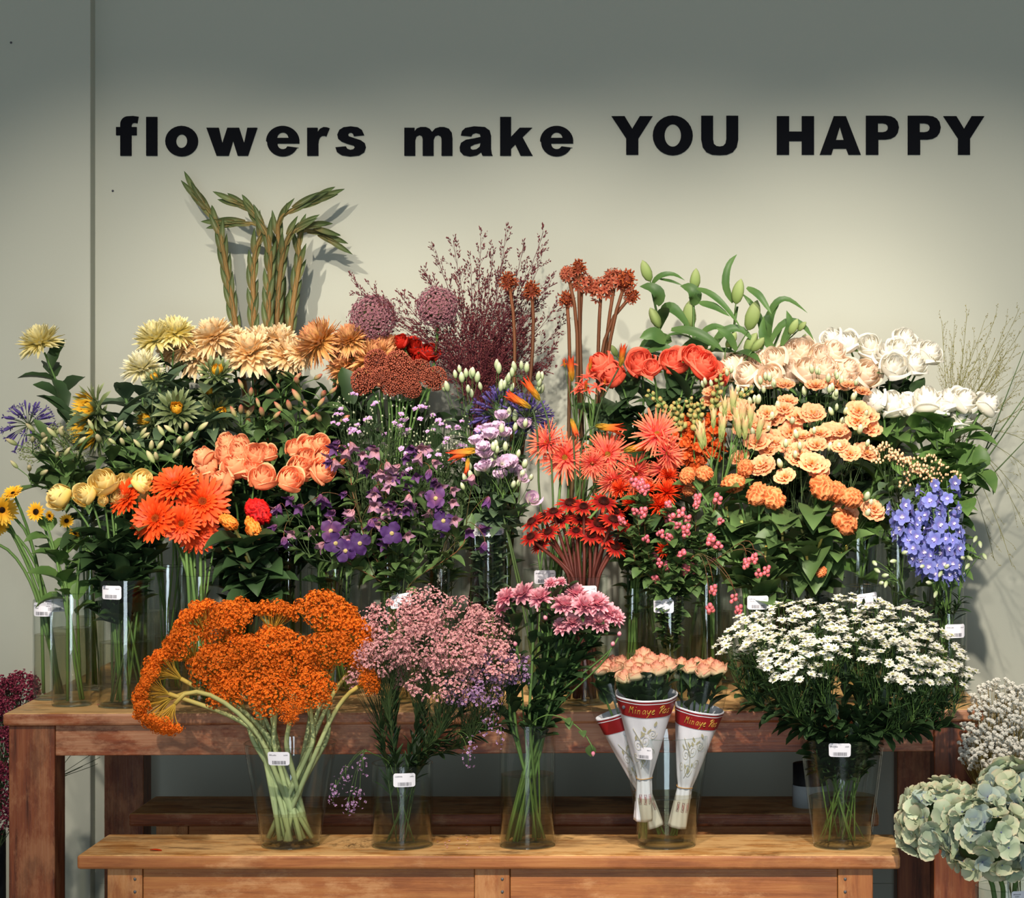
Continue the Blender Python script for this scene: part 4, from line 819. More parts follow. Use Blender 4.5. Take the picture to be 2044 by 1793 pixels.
# ------------------------------------------------------------------ sunflowers
def m_sunclosed():
    b = MB()
    for i in range(44):
        f = i / 43; p, t = petal(jit(.8, 1.15), .13, 1.15 - 1.3 * f, jit(.1, 1.) * (1 - 1.5 * f), .3, LANCE, 5, 3, .36 + .1 * f, -.15 * f, i * GA, tw=jit(-.8, .8)); b.grid(p, t)
    b.ball((0, 0, -.1), (.42, .42, .3), 6, 10, .1); return b.mesh('flower_head', P['bract'])
def m_suninner(n=24, e=1.25, L=.62): return m_ray('sun_petal', [(n, L, .11, e, .9, .2, .3, .08, .2), (n // 2, L * .8, .1, e + .1, 1.1, .2, .24, .1, .2)], POINT, 'petals')
sc_ = [m_sunclosed() for _ in range(2)]; si = m_suninner(); so = m_suninner(30, .55, 1.0); sd = m_disc('sun_disc', .3, .1, 70, .04, .05)
BIG = ('big', 10, .45, .97, (.5, 1.25), .3, 1.05)
bunch('sunflower', 'half-closed green-bracted sunflower', 'below the cream chrysanthemums', 'sunflower', v['S1'], 6.32, [[(432, 745, 60, (.2, -.5, .6)), (422, 782, 44, (-.3, -.8, .2)), (310, 757, 40, (-.3, -.6, .8))], [(297, 838, 66), (352, 818, 68, (.25, -.9, .35)), (437, 824, 62)]], sc_, 'closed sunflowers', subs=[('petals', si), ('disc', sd)], stem=('stem_green', .0045), lf=BIG, hname='bracts', fy=1.0, fz=.25)
bunch('sunflower', 'side-on yellow sunflower', 'near the lone chrysanthemum', 'sunflower', v['S1'], 6.14, [[(186, 815, 78, (-.8, -.7, .15))], [(190, 856, 92, (-.8, -.7, -.15))]], sc_, 'side-on sunflowers', subs=[('petals', so), ('disc', sd)], stem=('stem_green', .0045), lf=('big', 9, .45, .97, (.5, 1.25), .2, 1.1), hname='bracts')
fill = [(250, 790, 6.3), (385, 800, 6.34), (470, 770, 6.36), (330, 760, 6.4), (235, 850, 6.28), (400, 850, 6.3), (285, 790, 6.36), (360, 770, 6.38)]
for i, (x, y, Y) in enumerate(fill):
    h = at(x, y, Y); pts = stem_path(v['S1'], h, (jit(-.3, .3), -.3, 1)); root = thing('sunflower_shoot', 'leafy grey-green sunflower shoot without a bloom among the closed sunflowers', 'foliage', pts[0], 'leafy sunflower shoots')
    b = MB(); b.tube(pts - pts[0], .004, 6); part('stem', b, P['stem_green'], root); fb, fm = foliage(pts, 'big', 15, .5, 1.0, pts[0], (.3, 1.2), .3, 1.0); part('foliage', fb, fm, root)
sm = m_ray('sun_petal', [(16, .75, .13, .2, -.1, .1, .25, 0, .1), (12, .65, .12, .4, -.1, .1, .25, .02, .1)], POINT)
bunch('sunflower', 'small yellow sunflower', 'under the yellow roses', 'sunflower', v['V2'], 5.92, [[(72, 1022, 44, (-.2, -1, .1)), (98, 1030, 26, (.9, -.5, .3)), (133, 1040, 32, (.1, -1, .15)), (150, 1064, 30, (-.4, -.6, -.6))]], [sm], 'small sunflowers', subs=[('disc', m_disc('sun_disc', .3, .1, 50, .04, .02)), ('sepals', m_sepals('leaf_mid', -.15, .5))], stem=('stem_green', .0032), lf=('rosel', 5, .5, .9))
print('daisies')
# ------------------------------------------------------------------ knob heads
bunch('allium', 'round dusty-pink allium globe', 'above the dark red roses', 'allium', v['T4'], 6.52, [[(744, 635, 92, (-.05, -.6, 1)), (873, 613, 82, (.05, -.6, 1))]], [m_allium()], 'allium globes', stem=('stem_green', .0042), back=.9)
sdm = [m_knobs('sedum', 430, .95, .9, .066) for _ in range(2)] + [m_knobs('sedum', 400, .9, .85, .066)]
bunch('sedum', 'rust brown sedum head', 'below the amber chrysanthemums', 'sedum', v['S3'], 6.3, [[(752, 722, 54), (796, 728, 58), (838, 742, 52), (866, 756, 52)], [(728, 762, 58), (762, 752, 44), (786, 768, 52), (822, 776, 46), (808, 750, 50)]], sdm, 'sedum heads', stem=('stem_green', .003), hname='flower_head', fz=.9, fy=.7, back=.3)
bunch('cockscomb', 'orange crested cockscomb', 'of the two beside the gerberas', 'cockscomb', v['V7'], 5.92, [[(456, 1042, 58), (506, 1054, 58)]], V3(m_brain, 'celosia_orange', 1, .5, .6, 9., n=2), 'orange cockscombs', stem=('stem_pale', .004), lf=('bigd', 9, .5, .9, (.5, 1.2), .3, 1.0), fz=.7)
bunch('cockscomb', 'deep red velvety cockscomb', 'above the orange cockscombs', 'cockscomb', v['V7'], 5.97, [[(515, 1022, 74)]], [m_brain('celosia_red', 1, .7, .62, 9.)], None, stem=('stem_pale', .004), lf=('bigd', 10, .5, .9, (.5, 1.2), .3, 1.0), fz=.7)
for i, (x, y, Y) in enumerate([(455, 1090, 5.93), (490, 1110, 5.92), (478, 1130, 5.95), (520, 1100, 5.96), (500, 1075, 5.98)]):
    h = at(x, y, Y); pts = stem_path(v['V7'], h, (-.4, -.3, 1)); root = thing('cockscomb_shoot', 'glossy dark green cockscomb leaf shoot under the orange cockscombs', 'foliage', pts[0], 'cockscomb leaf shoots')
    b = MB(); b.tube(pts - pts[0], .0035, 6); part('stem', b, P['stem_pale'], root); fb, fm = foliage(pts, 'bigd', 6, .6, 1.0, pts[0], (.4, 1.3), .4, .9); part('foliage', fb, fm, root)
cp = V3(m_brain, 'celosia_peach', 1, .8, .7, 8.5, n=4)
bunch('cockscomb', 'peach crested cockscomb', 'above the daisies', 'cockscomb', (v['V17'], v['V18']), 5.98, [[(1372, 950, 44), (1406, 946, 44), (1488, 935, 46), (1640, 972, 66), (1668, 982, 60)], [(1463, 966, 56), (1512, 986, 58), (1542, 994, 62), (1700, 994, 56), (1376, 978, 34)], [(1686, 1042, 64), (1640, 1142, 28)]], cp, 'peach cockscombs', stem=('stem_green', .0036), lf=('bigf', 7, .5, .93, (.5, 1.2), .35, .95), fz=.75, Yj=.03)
for i, (x, y, Y) in enumerate([(1480, 1040, 5.98), (1560, 1060, 5.96), (1590, 1030, 6.0), (1640, 1075, 5.96), (1530, 1090, 5.94), (1450, 1010, 6.02), (1610, 1110, 5.95), (1690, 1090, 6.0)]):
    h = at(x, y, Y); pts = stem_path(v['V17'] if x < 1570 else v['V18'], h, (jit(-.4, .4), -.5, .9)); root = thing('cockscomb_shoot', 'mid green leafy shoot below the peach cockscombs', 'foliage', pts[0], 'leafy shoots below the peach cockscombs')
    b = MB(); b.tube(pts - pts[0], .0033, 6); part('stem', b, P['stem_pale'], root); fb, fm = foliage(pts, 'bigf', 8, .5, 1.0, pts[0], (.4, 1.3), .45, .95); part('foliage', fb, fm, root)
bunch('safflower', 'fluffy orange-red safflower', 'by the pink snowberries', 'safflower', v['V14'], 6.0, [[(1334, 953, 46), (1240, 978, 50), (1368, 975, 46)], [(1330, 985, 62), (1290, 980, 50), (1316, 1012, 60), (1262, 1005, 48)], [(1325, 1098, 40)]], V3(m_mum, 'carthamus', 130, .05, -.1, .4, .55, .6, n=2), 'safflowers', stem=('stem_green', .003), lf=('rose', 6, .5, .95), fz=.8, fy=.8)
# ------------------------------------------------------------------ tall brown stalks with knobbly heads
sh1, sh2 = m_spike_head(), m_starhead()
for (x, y, s, me, lab, dd) in [(1015, 562, 34, sh1, 'highest of the two leaning through the dark red grass', (-.2, -.1, 1)), (1061, 580, 34, sh1, 'lower of the two leaning through the dark red grass', (-.1, -.1, 1)),
        (1131, 598, 30, sh1, 'lowest bud-ringed head beside the red grass', (-.1, -.2, 1)), (1155, 535, 30, sh1, 'topmost, above the cluster of little stars', (0, -.1, 1)), (1133, 548, 30, sh2, 'with a few pale stars beside the topmost head', (-.3, -.2, 1)), (1162, 568, 42, sh2, 'just below the topmost head', (.1, -.3, 1)),
        (1200, 580, 46, sh2, 'loose starry one in the middle of the brown heads', (.1, -.3, 1)), (1228, 562, 46, sh2, 'broad starry one touching the dark knob', (.2, -.2, 1)), (1250, 560, 38, sh1, 'dark knob beside the broad starry one', (.4, -.2, 1)), (1261, 592, 28, sh1, 'lowest outer knob facing the lilies', (.8, -.2, .6))]:
    flower('knobbed_stalk', 'tall red-brown stalk, its head ' + lab, 'flower stalk', v['S5'] if x > 1100 else v['S4'], at(x, y, 6.44 + jit(-.04, .04)), s / 2 * 6.44 / FPX * 1.15, dd, me, ('stem_brown', .0052), None, 'tall knobbed stalks', hname='flower_head', back=.5, k=.5)
# ------------------------------------------------------------------ lilies
lb = m_bud('bud_lily', 1, .24, .06, .04, ribs=1)
LB = [(1298, 561, 1282, 520), (1385, 579, 1390, 536), (1469, 606, 1479, 557), (1376, 658, 1379, 600), (1316, 654, 1299, 614), (1493, 658, 1514, 600), (1450, 693, 1470, 663), (1488, 703, 1511, 664), (1501, 701, 1524, 673), (1231, 711, 1220, 688), (1577, 667, 1591, 636), (1593, 660, 1609, 642), (1602, 696, 1607, 667), (1405, 700, 1412, 680)]
LL = [([(1302, 567), (1315, 550), (1343, 544), (1367, 560)], 12), ([(1320, 622), (1335, 609), (1358, 627), (1381, 663)], 26), ([(1316, 557), (1340, 561), (1363, 570)], 6), ([(1381, 607), (1391, 594), (1381, 574), (1358, 571)], 28), ([(1391, 576), (1417, 584), (1447, 609), (1478, 653)], 15),
      ([(1463, 604), (1445, 574), (1452, 528), (1471, 508)], 16), ([(1491, 574), (1516, 589), (1540, 627)], 16), ([(1396, 604), (1427, 612), (1457, 632)], 18), ([(1312, 609), (1320, 589), (1300, 571), (1277, 572)], 26), ([(1340, 658), (1376, 658), (1417, 675), (1445, 703)], 20), ([(1401, 663), (1427, 650), (1465, 663)], 16), ([(1328, 683), (1305, 665), (1277, 675)], 30), ([(1340, 678), (1305, 678), (1274, 698)], 30),
      ([(1533, 690), (1530, 650), (1540, 620), (1560, 595)], 22), ([(1530, 640), (1545, 605), (1570, 590), (1612, 625)], 14), ([(1535, 690), (1560, 640), (1600, 640), (1625, 680)], 15), ([(1520, 700), (1525, 655), (1505, 610), (1480, 585)], 15), ([(1420, 700), (1440, 660), (1480, 650), (1510, 690)], 18), ([(1560, 690), (1580, 650), (1570, 620)], 18), ([(1360, 700), (1390, 680), (1430, 690)], 22), ([(1290, 700), (1320, 690), (1350, 705)], 24), ([(1470, 700), (1455, 670), (1430, 655)], 18), ([(1545, 700), (1520, 670), (1525, 630)], 20)]
LSX = [1300, 1385, 1475, 1560]; LST = [(1300, 575), (1384, 592), (1472, 612), (1560, 655)]
LLB = ['with the highest bud beside the brown knobbed stalks', 'with two upright buds above the coral roses', 'with the tall curling leaf above the cream roses', 'with clustered buds behind the cream roses']
for i, (tx, ty) in enumerate(LST):
    Y = 6.6 + .03 * (i % 2); h = at(tx, ty, Y); pts = stem_path(v['T6'], h, ((tx - 1400) / 400, 0, 1), .5, 12); base = pts[0]
    root = thing('lily', 'green budded lily stem ' + LLB[i], 'lily', base, 'green lilies'); b = MB(); b.tube(pts - base, np.linspace(.0052, .003, len(pts)), 6)
    for (bx, by, tx2, ty2) in LB:
        if min(range(4), key=lambda j: abs(LSX[j] - bx)) != i: continue
        yb = Y + jit(-.07, .03); p0 = npv(at(bx, by, yb)); p1 = npv(at(tx2, ty2, yb - .015)); L = np.linalg.norm(p1 - p0)
        s, tg = along(pts, min(1, max(.55, np.interp(-p0[2] + .05, -pts[::-1, 2], np.linspace(1, 0, len(pts)))))); b.tube(herm(s, p0, tg * .06, (p1 - p0), 6) - base, .0018, 5)
        part('bud', lb, None, root, Vector(p0 - base), face(p1 - p0, jit(0, 6)), L)
    part('stem', b, P['stem_green'], root); b = MB()
    for pl, wd in LL:
        if min(range(4), key=lambda j: abs(LSX[j] - pl[0][0])) != i: continue
        yb = Y + jit(-.08, .03); q = np.array([npv(at(x, y, yb - .03 * math.sin(j * .9))) for j, (x, y) in enumerate(pl)]); t = np.linspace(0, len(q) - 1, 11)
        c = np.stack([np.interp(t, np.arange(len(q)), q[:, j]) for j in range(3)], 1)
        for _ in range(3): c[1:-1] = (c[:-2] + 2 * c[1:-1] + c[2:]) / 4
        tg = np.gradient(c, axis=0); sd_ = np.cross(tg, [0, -1, .35]); sd_ /= np.linalg.norm(sd_, axis=1)[:, None]; nr = np.cross(sd_, tg); nr /= np.linalg.norm(nr, axis=1)[:, None]
        w_ = wd / 2 * Y / FPX * np.interp(np.linspace(0, 1, 11), [0, .15, .45, .8, 1], [.35, .8, 1, .6, .03]); tw_ = np.linspace(jit(-.5, .2), jit(-.2, .7), 11)
        dv = sd_ * np.cos(tw_)[:, None] + nr * np.sin(tw_)[:, None]; vv = np.linspace(-1, 1, 5); G = c[:, None] + w_[:, None, None] * vv[None, :, None] * dv[:, None] + (np.abs(vv) * .3)[None, :, None] * w_[:, None, None] * nr[:, None]
        b.grid(G - base, np.repeat(np.linspace(0, 1, 11)[:, None], 5, 1))
    fb, fm = foliage(pts, 'lily', 9, .5, .9, base, (.5, 1.2), .2); part('foliage', b, P['leaf_lily'], root); part('foliage', fb, fm, root)
print('lilies')

# ------------------------------------------------------------------ leafy stems without blooms that fill the bunches
def shoots(name, lab, group, vs, pos, kind, n, sc=1.0, st='stem_dark', t0=.45, cat='foliage'):
    for (x, y, Y) in pos:
        h = at(x, y, Y); vv = min(vs, key=lambda q: abs(q['x'] - h.x)); pts = stem_path(vv, h, (jit(-.3, .3), -.3, 1)); root = thing(name, lab, cat, pts[0], group)
        b = MB(); b.tube(pts - pts[0], .0025, 5); part('stem', b, P[st], root); fb, fm = foliage(pts, kind, n, t0, 1.0, pts[0], (.4, 1.3), .25, sc); part('foliage', fb, fm, root)
shoots('leafy_stem', 'dark leafy chrysanthemum stem without a bloom, in the shade under the amber chrysanthemums', 'shaded leafy stems under the amber chrysanthemums', [v['T3'], v['T4']], [(610, 780, 6.5), (660, 790, 6.52), (700, 800, 6.5), (740, 830, 6.5), (780, 830, 6.52), (820, 820, 6.5), (690, 860, 6.46), (640, 850, 6.48), (750, 890, 6.44), (850, 850, 6.5), (800, 900, 6.46), (870, 900, 6.44)], 'mum', 18, 1.4)
shoots('leafy_stem', 'dark leafy stem without a bloom, deep among the lilac lisianthus', 'shaded leafy stems among the lisianthus', [v['S4'], v['T5']], [(900, 900, 6.42), (940, 930, 6.4), (980, 900, 6.42), (1020, 920, 6.44), (900, 980, 6.36), (960, 1000, 6.36)], 'rose', 16, 1.0)
shoots('leafy_stem', 'dark leafy rose stem without a bloom, under the coral roses', 'shaded leafy rose stems under the coral roses', [v['S6']], [(1190, 830, 6.36), (1230, 800, 6.42), (1270, 810, 6.42), (1310, 800, 6.44), (1350, 800, 6.42), (1230, 870, 6.34), (1280, 860, 6.38), (1390, 800, 6.44), (1320, 860, 6.38), (1270, 930, 6.3)], 'rose', 16, 1.15)
shoots('leafy_stem', 'dark leafy rose stem without a bloom, under the cream roses', 'shaded leafy rose stems under the cream roses', [v['T7'], v['T8']], [(1460, 800, 6.58), (1510, 800, 6.58), (1560, 810, 6.58), (1610, 800, 6.58), (1660, 810, 6.58), (1710, 800, 6.58), (1530, 870, 6.54), (1600, 870, 6.54), (1680, 870, 6.54), (1740, 860, 6.54), (1780, 790, 6.58), (1830, 780, 6.58), (1650, 940, 6.48), (1720, 940, 6.48)], 'rose', 16, 1.15)
shoots('leafy_stem', 'leafy green rose stem without a bloom, under the ivory roses', 'leafy rose stems under the ivory roses', [v['S9'], v['V20']], [(1770, 870, 6.34), (1820, 880, 6.3), (1870, 880, 6.24), (1910, 900, 6.22), (1850, 930, 6.22), (1900, 960, 6.16), (1930, 920, 6.2), (1800, 940, 6.28), (1920, 1000, 6.16)], 'rosel', 13, 1.05)
shoots('leafy_stem', 'dark leafy stem without a bloom, behind the peach roses and clematis', 'shaded leafy stems behind the peach roses', [v['S2'], v['S3']], [(440, 900, 6.34), (500, 890, 6.36), (560, 880, 6.34), (620, 880, 6.34), (680, 900, 6.34), (560, 990, 6.28), (620, 1000, 6.28), (680, 980, 6.28), (480, 980, 6.3), (740, 970, 6.3), (800, 980, 6.3)], 'rose', 16, 1.15)

for key, pos, kd, lab in (('V3', [(225, 1080, 5.9), (260, 1090, 5.9), (280, 1100, 5.92), (300, 1075, 5.92), (240, 1120, 5.87), (210, 1100, 5.9)], 'rose', 'dark leafy rose stem without a bloom in the yellow rose vase'),
        ('V5', [(380, 1080, 5.95), (410, 1100, 5.94), (425, 1090, 5.95)], 'thin', 'bare green stem without a bloom in the gerbera vase'), ('V6', [(470, 1060, 6.12), (500, 1070, 6.14), (530, 1050, 6.16), (480, 1100, 6.1), (515, 1110, 6.12)], 'rose', 'dark leafy rose stem without a bloom in the peach rose vase'),
        ('V8', [(630, 1060, 6.12), (650, 1080, 6.1), (670, 1070, 6.14), (690, 1075, 6.12), (705, 1060, 6.12), (660, 1040, 6.14)], 'thin', 'thick bare green stem in the wide vase above the yarrow'), ('V10', [(860, 1090, 6.15), (880, 1080, 6.15), (900, 1090, 6.13), (870, 1060, 6.17), (890, 1110, 6.13)], 'clem', 'leafy clematis-like stem without a bloom in the aster vase'),
        ('V12', [(1070, 1060, 6.12), (1085, 1050, 6.12), (1100, 1060, 6.12), (1115, 1050, 6.12)], 'thin', 'bare green stem among the spider gerberas in their vase'), ('V16', [(1400, 1060, 6.12), (1410, 1050, 6.14), (1420, 1060, 6.12), (1390, 1070, 6.12), (1430, 1070, 6.13)], 'clem', 'dark green stem without a bloom in the slim tall vase'),
        ('V14', [(1255, 1120, 6.13), (1268, 1110, 6.14), (1275, 1125, 6.14)], 'clem', 'dark leafy stem without a bloom in the slim vase behind the coneflowers'), ('V18', [(1610, 1080, 6.12), (1630, 1090, 6.12), (1645, 1080, 6.12)], 'clem', 'dark leafy stem without a bloom in the peach lisianthus vase'), ('V22', [(1780, 1020, 6.16), (1795, 1010, 6.16), (1805, 1030, 6.15), (1770, 1040, 6.15)], 'clem', 'dark leafy stem without a bloom in the tall vase behind the delphinium')):
    shoots('leafy_stem' if kd != 'thin' else 'cut_stem', lab, 'stems without blooms in ' + key.replace('V', 'vase '), [v[key]], pos, kd, 9 if kd != 'thin' else 5, 1.0, 'stem_dark' if kd != 'thin' else 'stem_green', .5)
# ------------------------------------------------------------------ alstroemeria: lance leaves and slim closed buds
abc = m_bud('bud_cream', 1, .2, .08); abp = m_bud('bud_pink', 1, .2, .08)
def alstro(lab, vv, c, Y, n, buds, bs, lf, nl=14, group=None, d=(0, -.3, 1), t0=.6):
    """a stem with a ruff of leaves and a fan of closed buds on top"""
    h = npv(at(c[0], c[1], Y)); pts = stem_path(vv, h, d); base = pts[0]; root = thing('alstroemeria', lab, 'alstroemeria', base, group)
    b = MB(); b.tube(pts - base, .0026, 5)
    for i in range(n):
        a = i * GA + jit(-.4, .4); o = np.array([math.cos(a) * .8, math.sin(a) * .6 - .35, jit(.35, 1.1)]); o /= np.linalg.norm(o); L = jit(.025, .055); e = h + o * L
        b.tube(herm(h, e, np.array([0, 0, L]), o * L, 4) - base, .0011, 4); part('bud', buds, None, root, Vector(e - base), face(o, jit(0, 6)), bs * jit(.8, 1.2))
    part('stem', b, P['stem_green'], root); fb, fm = foliage(pts, lf, nl, t0, .99, base, (.5, 1.3), .35); part('foliage', fb, fm, root)
for i, (x, y, Y, l) in enumerate([(65, 905, 6.05, 'lowest, reaching out past the wall seam'), (95, 885, 6.12, 'under the purple agapanthus'), (140, 900, 6.1, 'above the pale yellow roses'), (60, 960, 5.98, 'with cream buds over the small sunflower'), (110, 935, 6.02, 'leaning over the palest yellow rose')]):
    alstro('cream-budded alstroemeria stem ' + l, v['V4'], (x, y), Y, 3, abc, .030, 'lance', 16, 'cream alstroemerias by the wall seam', (-.6, -.35, .8))
for i, (x, y, Y, l) in enumerate([(205, 895, 6.08, 'behind the highest yellow rose'), (255, 905, 6.12, 'above the yellow roses'), (300, 915, 6.1, 'below the closed sunflowers'), (350, 905, 6.14, 'beside the peach roses'), (320, 945, 6.05, 'behind the upper gerberas'), (370, 880, 6.16, 'with the topmost white bud'), (265, 885, 6.2, 'with upright leaves under the sunflowers')]):
    alstro('cream-budded green alstroemeria stem ' + l, v['V4b'], (x, y), Y, 3, abc, .033, 'lanceg', 16, 'cream alstroemerias above the yellow roses', ((x - 290) / 150, -.5, .9))
for i, (x, y, Y, l) in enumerate([(560, 790, 6.28, 'in the middle of the pink-budded ones'), (600, 775, 6.3, 'with three fat buds under the cream chrysanthemums'), (500, 805, 6.26, 'beside the closed sunflower'), (640, 800, 6.3, 'under the amber chrysanthemums'), (530, 850, 6.2, 'above the first peach roses'), (590, 850, 6.2, 'with dark buds above the peach roses'), (650, 860, 6.22, 'beside the lilac asters'), (480, 850, 6.24, 'with open cream buds by the sunflower'), (620, 830, 6.25, 'at the heart of the dark leaves')]):
    alstro('pink-budded alstroemeria stem ' + l, v['S2'], (x, y), Y, 3, abp, .032, 'lanceg', 18, 'pink-budded alstroemerias', ((x - 570) / 140, -.45, .9), .5)
# ------------------------------------------------------------------ agapanthus and ammi
bunch('agapanthus', 'purple agapanthus umbel', 'beneath the lone yellow chrysanthemum', 'agapanthus', v['V4'], 6.3, [[(58, 850, 100)]], [m_agap(42, .35)], None, stem=('stem_green', .0035), fz=1, back=.0, fx=0, cross=.2)
bunch('agapanthus', 'broad violet agapanthus umbel', 'among the lisianthus buds', 'agapanthus', v['S4'], 6.26, [[(1002, 830, 118), (1050, 838, 100)]], V3(m_agap, 60, .2, n=2), 'violet agapanthus', stem=('stem_green', .0035), fz=1, back=.0, fy=.4)
def m_ammi():
    b = MB(); st = star(5, 1, .2, .3)
    for j in range(22):
        f = math.sqrt((j + .5) / 22); a = j * GA; c = np.array([f * math.cos(a), f * math.sin(a), .25 * (1 - f * f)]); b.tube([(0, 0, -.7), c * .6 + np.array([0, 0, -.25]), c], .018, 3, mi=0, cap=False)
        D = sph(14, -.3, 1); scat(b, st, c + D * .15, D, RG.uniform(.05, .08, 14))
    return b.mesh('flower_head', P['ammi'])
bunch('ammi', 'fuzzy pale green umbel', 'below the purple agapanthus', 'ammi', v['V4'], 6.2, [[(76, 895, 84), (122, 872, 76), (150, 905, 60)]], [m_ammi()], 'fuzzy green umbels', hname='flower_head', stem=('stem_green', .0025), back=.5, cross=.2)
# ------------------------------------------------------------------ small lilac asters
def mass_balls(keyb, tm, s, T=None):
    def f(b, E, D): scat(b, tm, E, D, RG.uniform(s * .7, s * 1.25, len(E)))
    f.mats = P[keyb]; return f
asb = m_daisy(14, 'aster', 'mum_yellow' if False else 'daisy_eye', .35, .16); bud4 = m_bud('aster_bud', .75, .27, .2)
ASL = [('under the sedum heads', 705, 830), ('beside the pink-budded alstroemeria', 735, 880), ('below the tallest sedum stems', 770, 835), ('above the clematis', 800, 890), ('beside the dark red grass', 835, 850), ('under the green lisianthus buds', 880, 880), ('above the hanging clematis bells', 850, 920), ('close to the gloriosa bud', 910, 930), ('behind the purple clematis', 770, 930), ('below the violet agapanthus', 930, 880)]
for l, x, y in ASL:
    spray('aster', 'fine-twigged aster spray with tiny lilac blooms ' + l, 'aster', v['V10'] if x > 790 else v['V8'], at(x, y, 6.14 + jit(-.04, .08)), (.055, .045, .06), 36, [asb, bud4, bud4, bud4, bud4], .0086, ('stem_dark', .0016), ('thin', 46, .45, .99, (.4, 1.1), .1, 1.0), 'lilac aster sprays', up=.2, drop=1.5, twig=.0005, bl=('thin', 2, .8), fr=-.8)
# ------------------------------------------------------------------ purple clematis
cb = [m_bell('clematis', .8), m_bell('clematis_pale', .8), m_bell('clematis', .25), m_bell('clematis_pale', 1.1)]; cs_ = [m_open4('clematis_dark'), m_open4('clematis_dark'), m_open4('clematis')]; ceye = m_disc('clematis_eye', .2, .16, 40, .03, .02)
CL = [(('the farthest out, over the cockscomb leaves'), 578, 1040, 3, [(555, 1020, 0), (568, 1085, 0), (650, 1005, 0)]), ('beside the peach roses', 700, 925, 4, [(690, 910, 3), (672, 930, 1), (705, 895, 1)]), ('in the middle of the upper clematis', 770, 935, 5, [(775, 935, 1), (760, 950, 3)]), ('with the two palest upper bells', 830, 930, 5, [(835, 918, 1), (855, 950, 2)]),
      ('at the heart of the clematis', 800, 990, 6, [(815, 1000, 1), (750, 985, 0)]), ('with open flowers beside the gloriosa', 870, 1010, 5, [(870, 995, 'o'), (885, 1040, 'o')]), ('hanging low with dark open flowers', 680, 1070, 6, [(670, 1085, 'o'), (718, 1085, 'o'), (660, 1060, 'o'), (690, 1100, 'o')]), ('above the tilted price sticker', 790, 1060, 6, [(782, 1065, 'o'), (740, 1050, 0)]),
      ('drooping over the tall lisianthus vase', 930, 1040, 3, [(965, 1095, 0), (972, 1005, 2), (940, 960, 3)]), ('with bells at mid height', 720, 1010, 5, [(640, 1000, 0), (700, 1030, 1)])]
for l, x, y, nb, extra in CL:
    Y = 5.92 + jit(-.04, .05); root, ends, dirs, base = spray('clematis', 'purple clematis stem with nodding bells ' + l, 'clematis', v['V9'], at(x, y, Y), (.06, .045, .06), nb + 3, cb, .0215, ('stem_brown' if RG.random() < .6 else 'stem_dark', .0018), ('clem', 15, .55, 1.0, (.6, 1.5), .3, 1.0), 'purple clematis stems', up=-.5, drop=.6, droop=.5, twig=.0009, bl=('clem', 1, .9), fr=-.5)
    b = MB(); hub = npv(at(x, y + 10, Y))
    for ex, ey, kind in extra:
        op = kind == 'o'; e = npv(at(ex, ey, Y - .04)); d = np.array([jit(-.4, .4), -.9 if op else -.3, .1 if op else -.8]); m = cs_[len(root.children) % 3] if op else cb[kind]
        top = e - d / np.linalg.norm(d) * (.002 if op else .013); b.tube(herm(hub, top, np.array([0, 0, .09]), d * .08, 8) - base, .0009, 4)
        o = part('blossom', m, None, root, Vector(e - base), face(d, jit(0, 6)), .026 if op else .024)
        if op: part('eye', ceye, None, o)
    part('tendril', b, P['stem_brown'], root)
# ------------------------------------------------------------------ lisianthus
lbud = m_bud('bud_green', 1, .27, .22); lcup = V3(m_cup, 'lilac', 2, .22, n=2); lsw = m_swirl('lilac'); pcup = V3(m_cup, 'peach_petal', 3, .75, n=3)
LI = [('with tight white-green buds against the dark red grass', 925, 775, 6.3, 'b'), ('with pale buds above the violet agapanthus', 985, 765, 6.3, 'b'), ('with buds beside the long orange bud', 1050, 770, 6.28, 'b'), ('with buds in front of the violet agapanthus', 1020, 860, 6.12, 'c'), ('with lilac blooms under the violet agapanthus', 985, 890, 6.08, 'c'), ('with clustered lilac blooms above the tall vase', 1005, 930, 6.05, 'c'), ('with the two open lilac blooms beside the spider gerberas', 1045, 960, 6.02, 's'), ('with buds low over the clear vase', 960, 960, 6.1, 'b'), ('with grey leaves falling beside the bare wall', 1020, 1000, 6.06, 'n')]
for l, x, y, Y, k in LI:
    bl = {'b': [lbud, lbud, lbud, lbud], 'c': [lbud, lcup[0], lbud, lcup[1]], 's': [lbud, lbud], 'n': [lbud]}[k]; n = {'b': 11, 'c': 10, 's': 3, 'n': 2}[k]
    root, E, D, base = spray('lisianthus', 'lilac lisianthus spray ' + l, 'lisianthus', v['V11'] if x > 940 else v['S4'], at(x, y, Y), (.05, .04, .045), n, bl, .026, ('stem_green', .0018), ('lis', 22, .35, .98, (.4, 1.1), .3, 1.0), 'lilac lisianthus sprays', up=.7, drop=1.5, bl=('lis', 1, .5))
    if k == 's':
        b = MB()
        for ex, ey, m, sz in ((1062, 996, lsw, .021), (1043, 955, lsw, .015), (1003, 925, lcup[0], .02)):
            e = npv(at(ex, ey, Y - .04)); d = np.array([.3, -.8, .4]); b.tube(herm(npv(at(x - 10, y + 70, Y)), e - d * .012, np.array([0, 0, .08]), d * .06, 6) - base, .0012, 4); part('blossom', m, None, root, Vector(e - base), face(d, 1.), sz)
        part('twig', b, P['stem_green'], root)
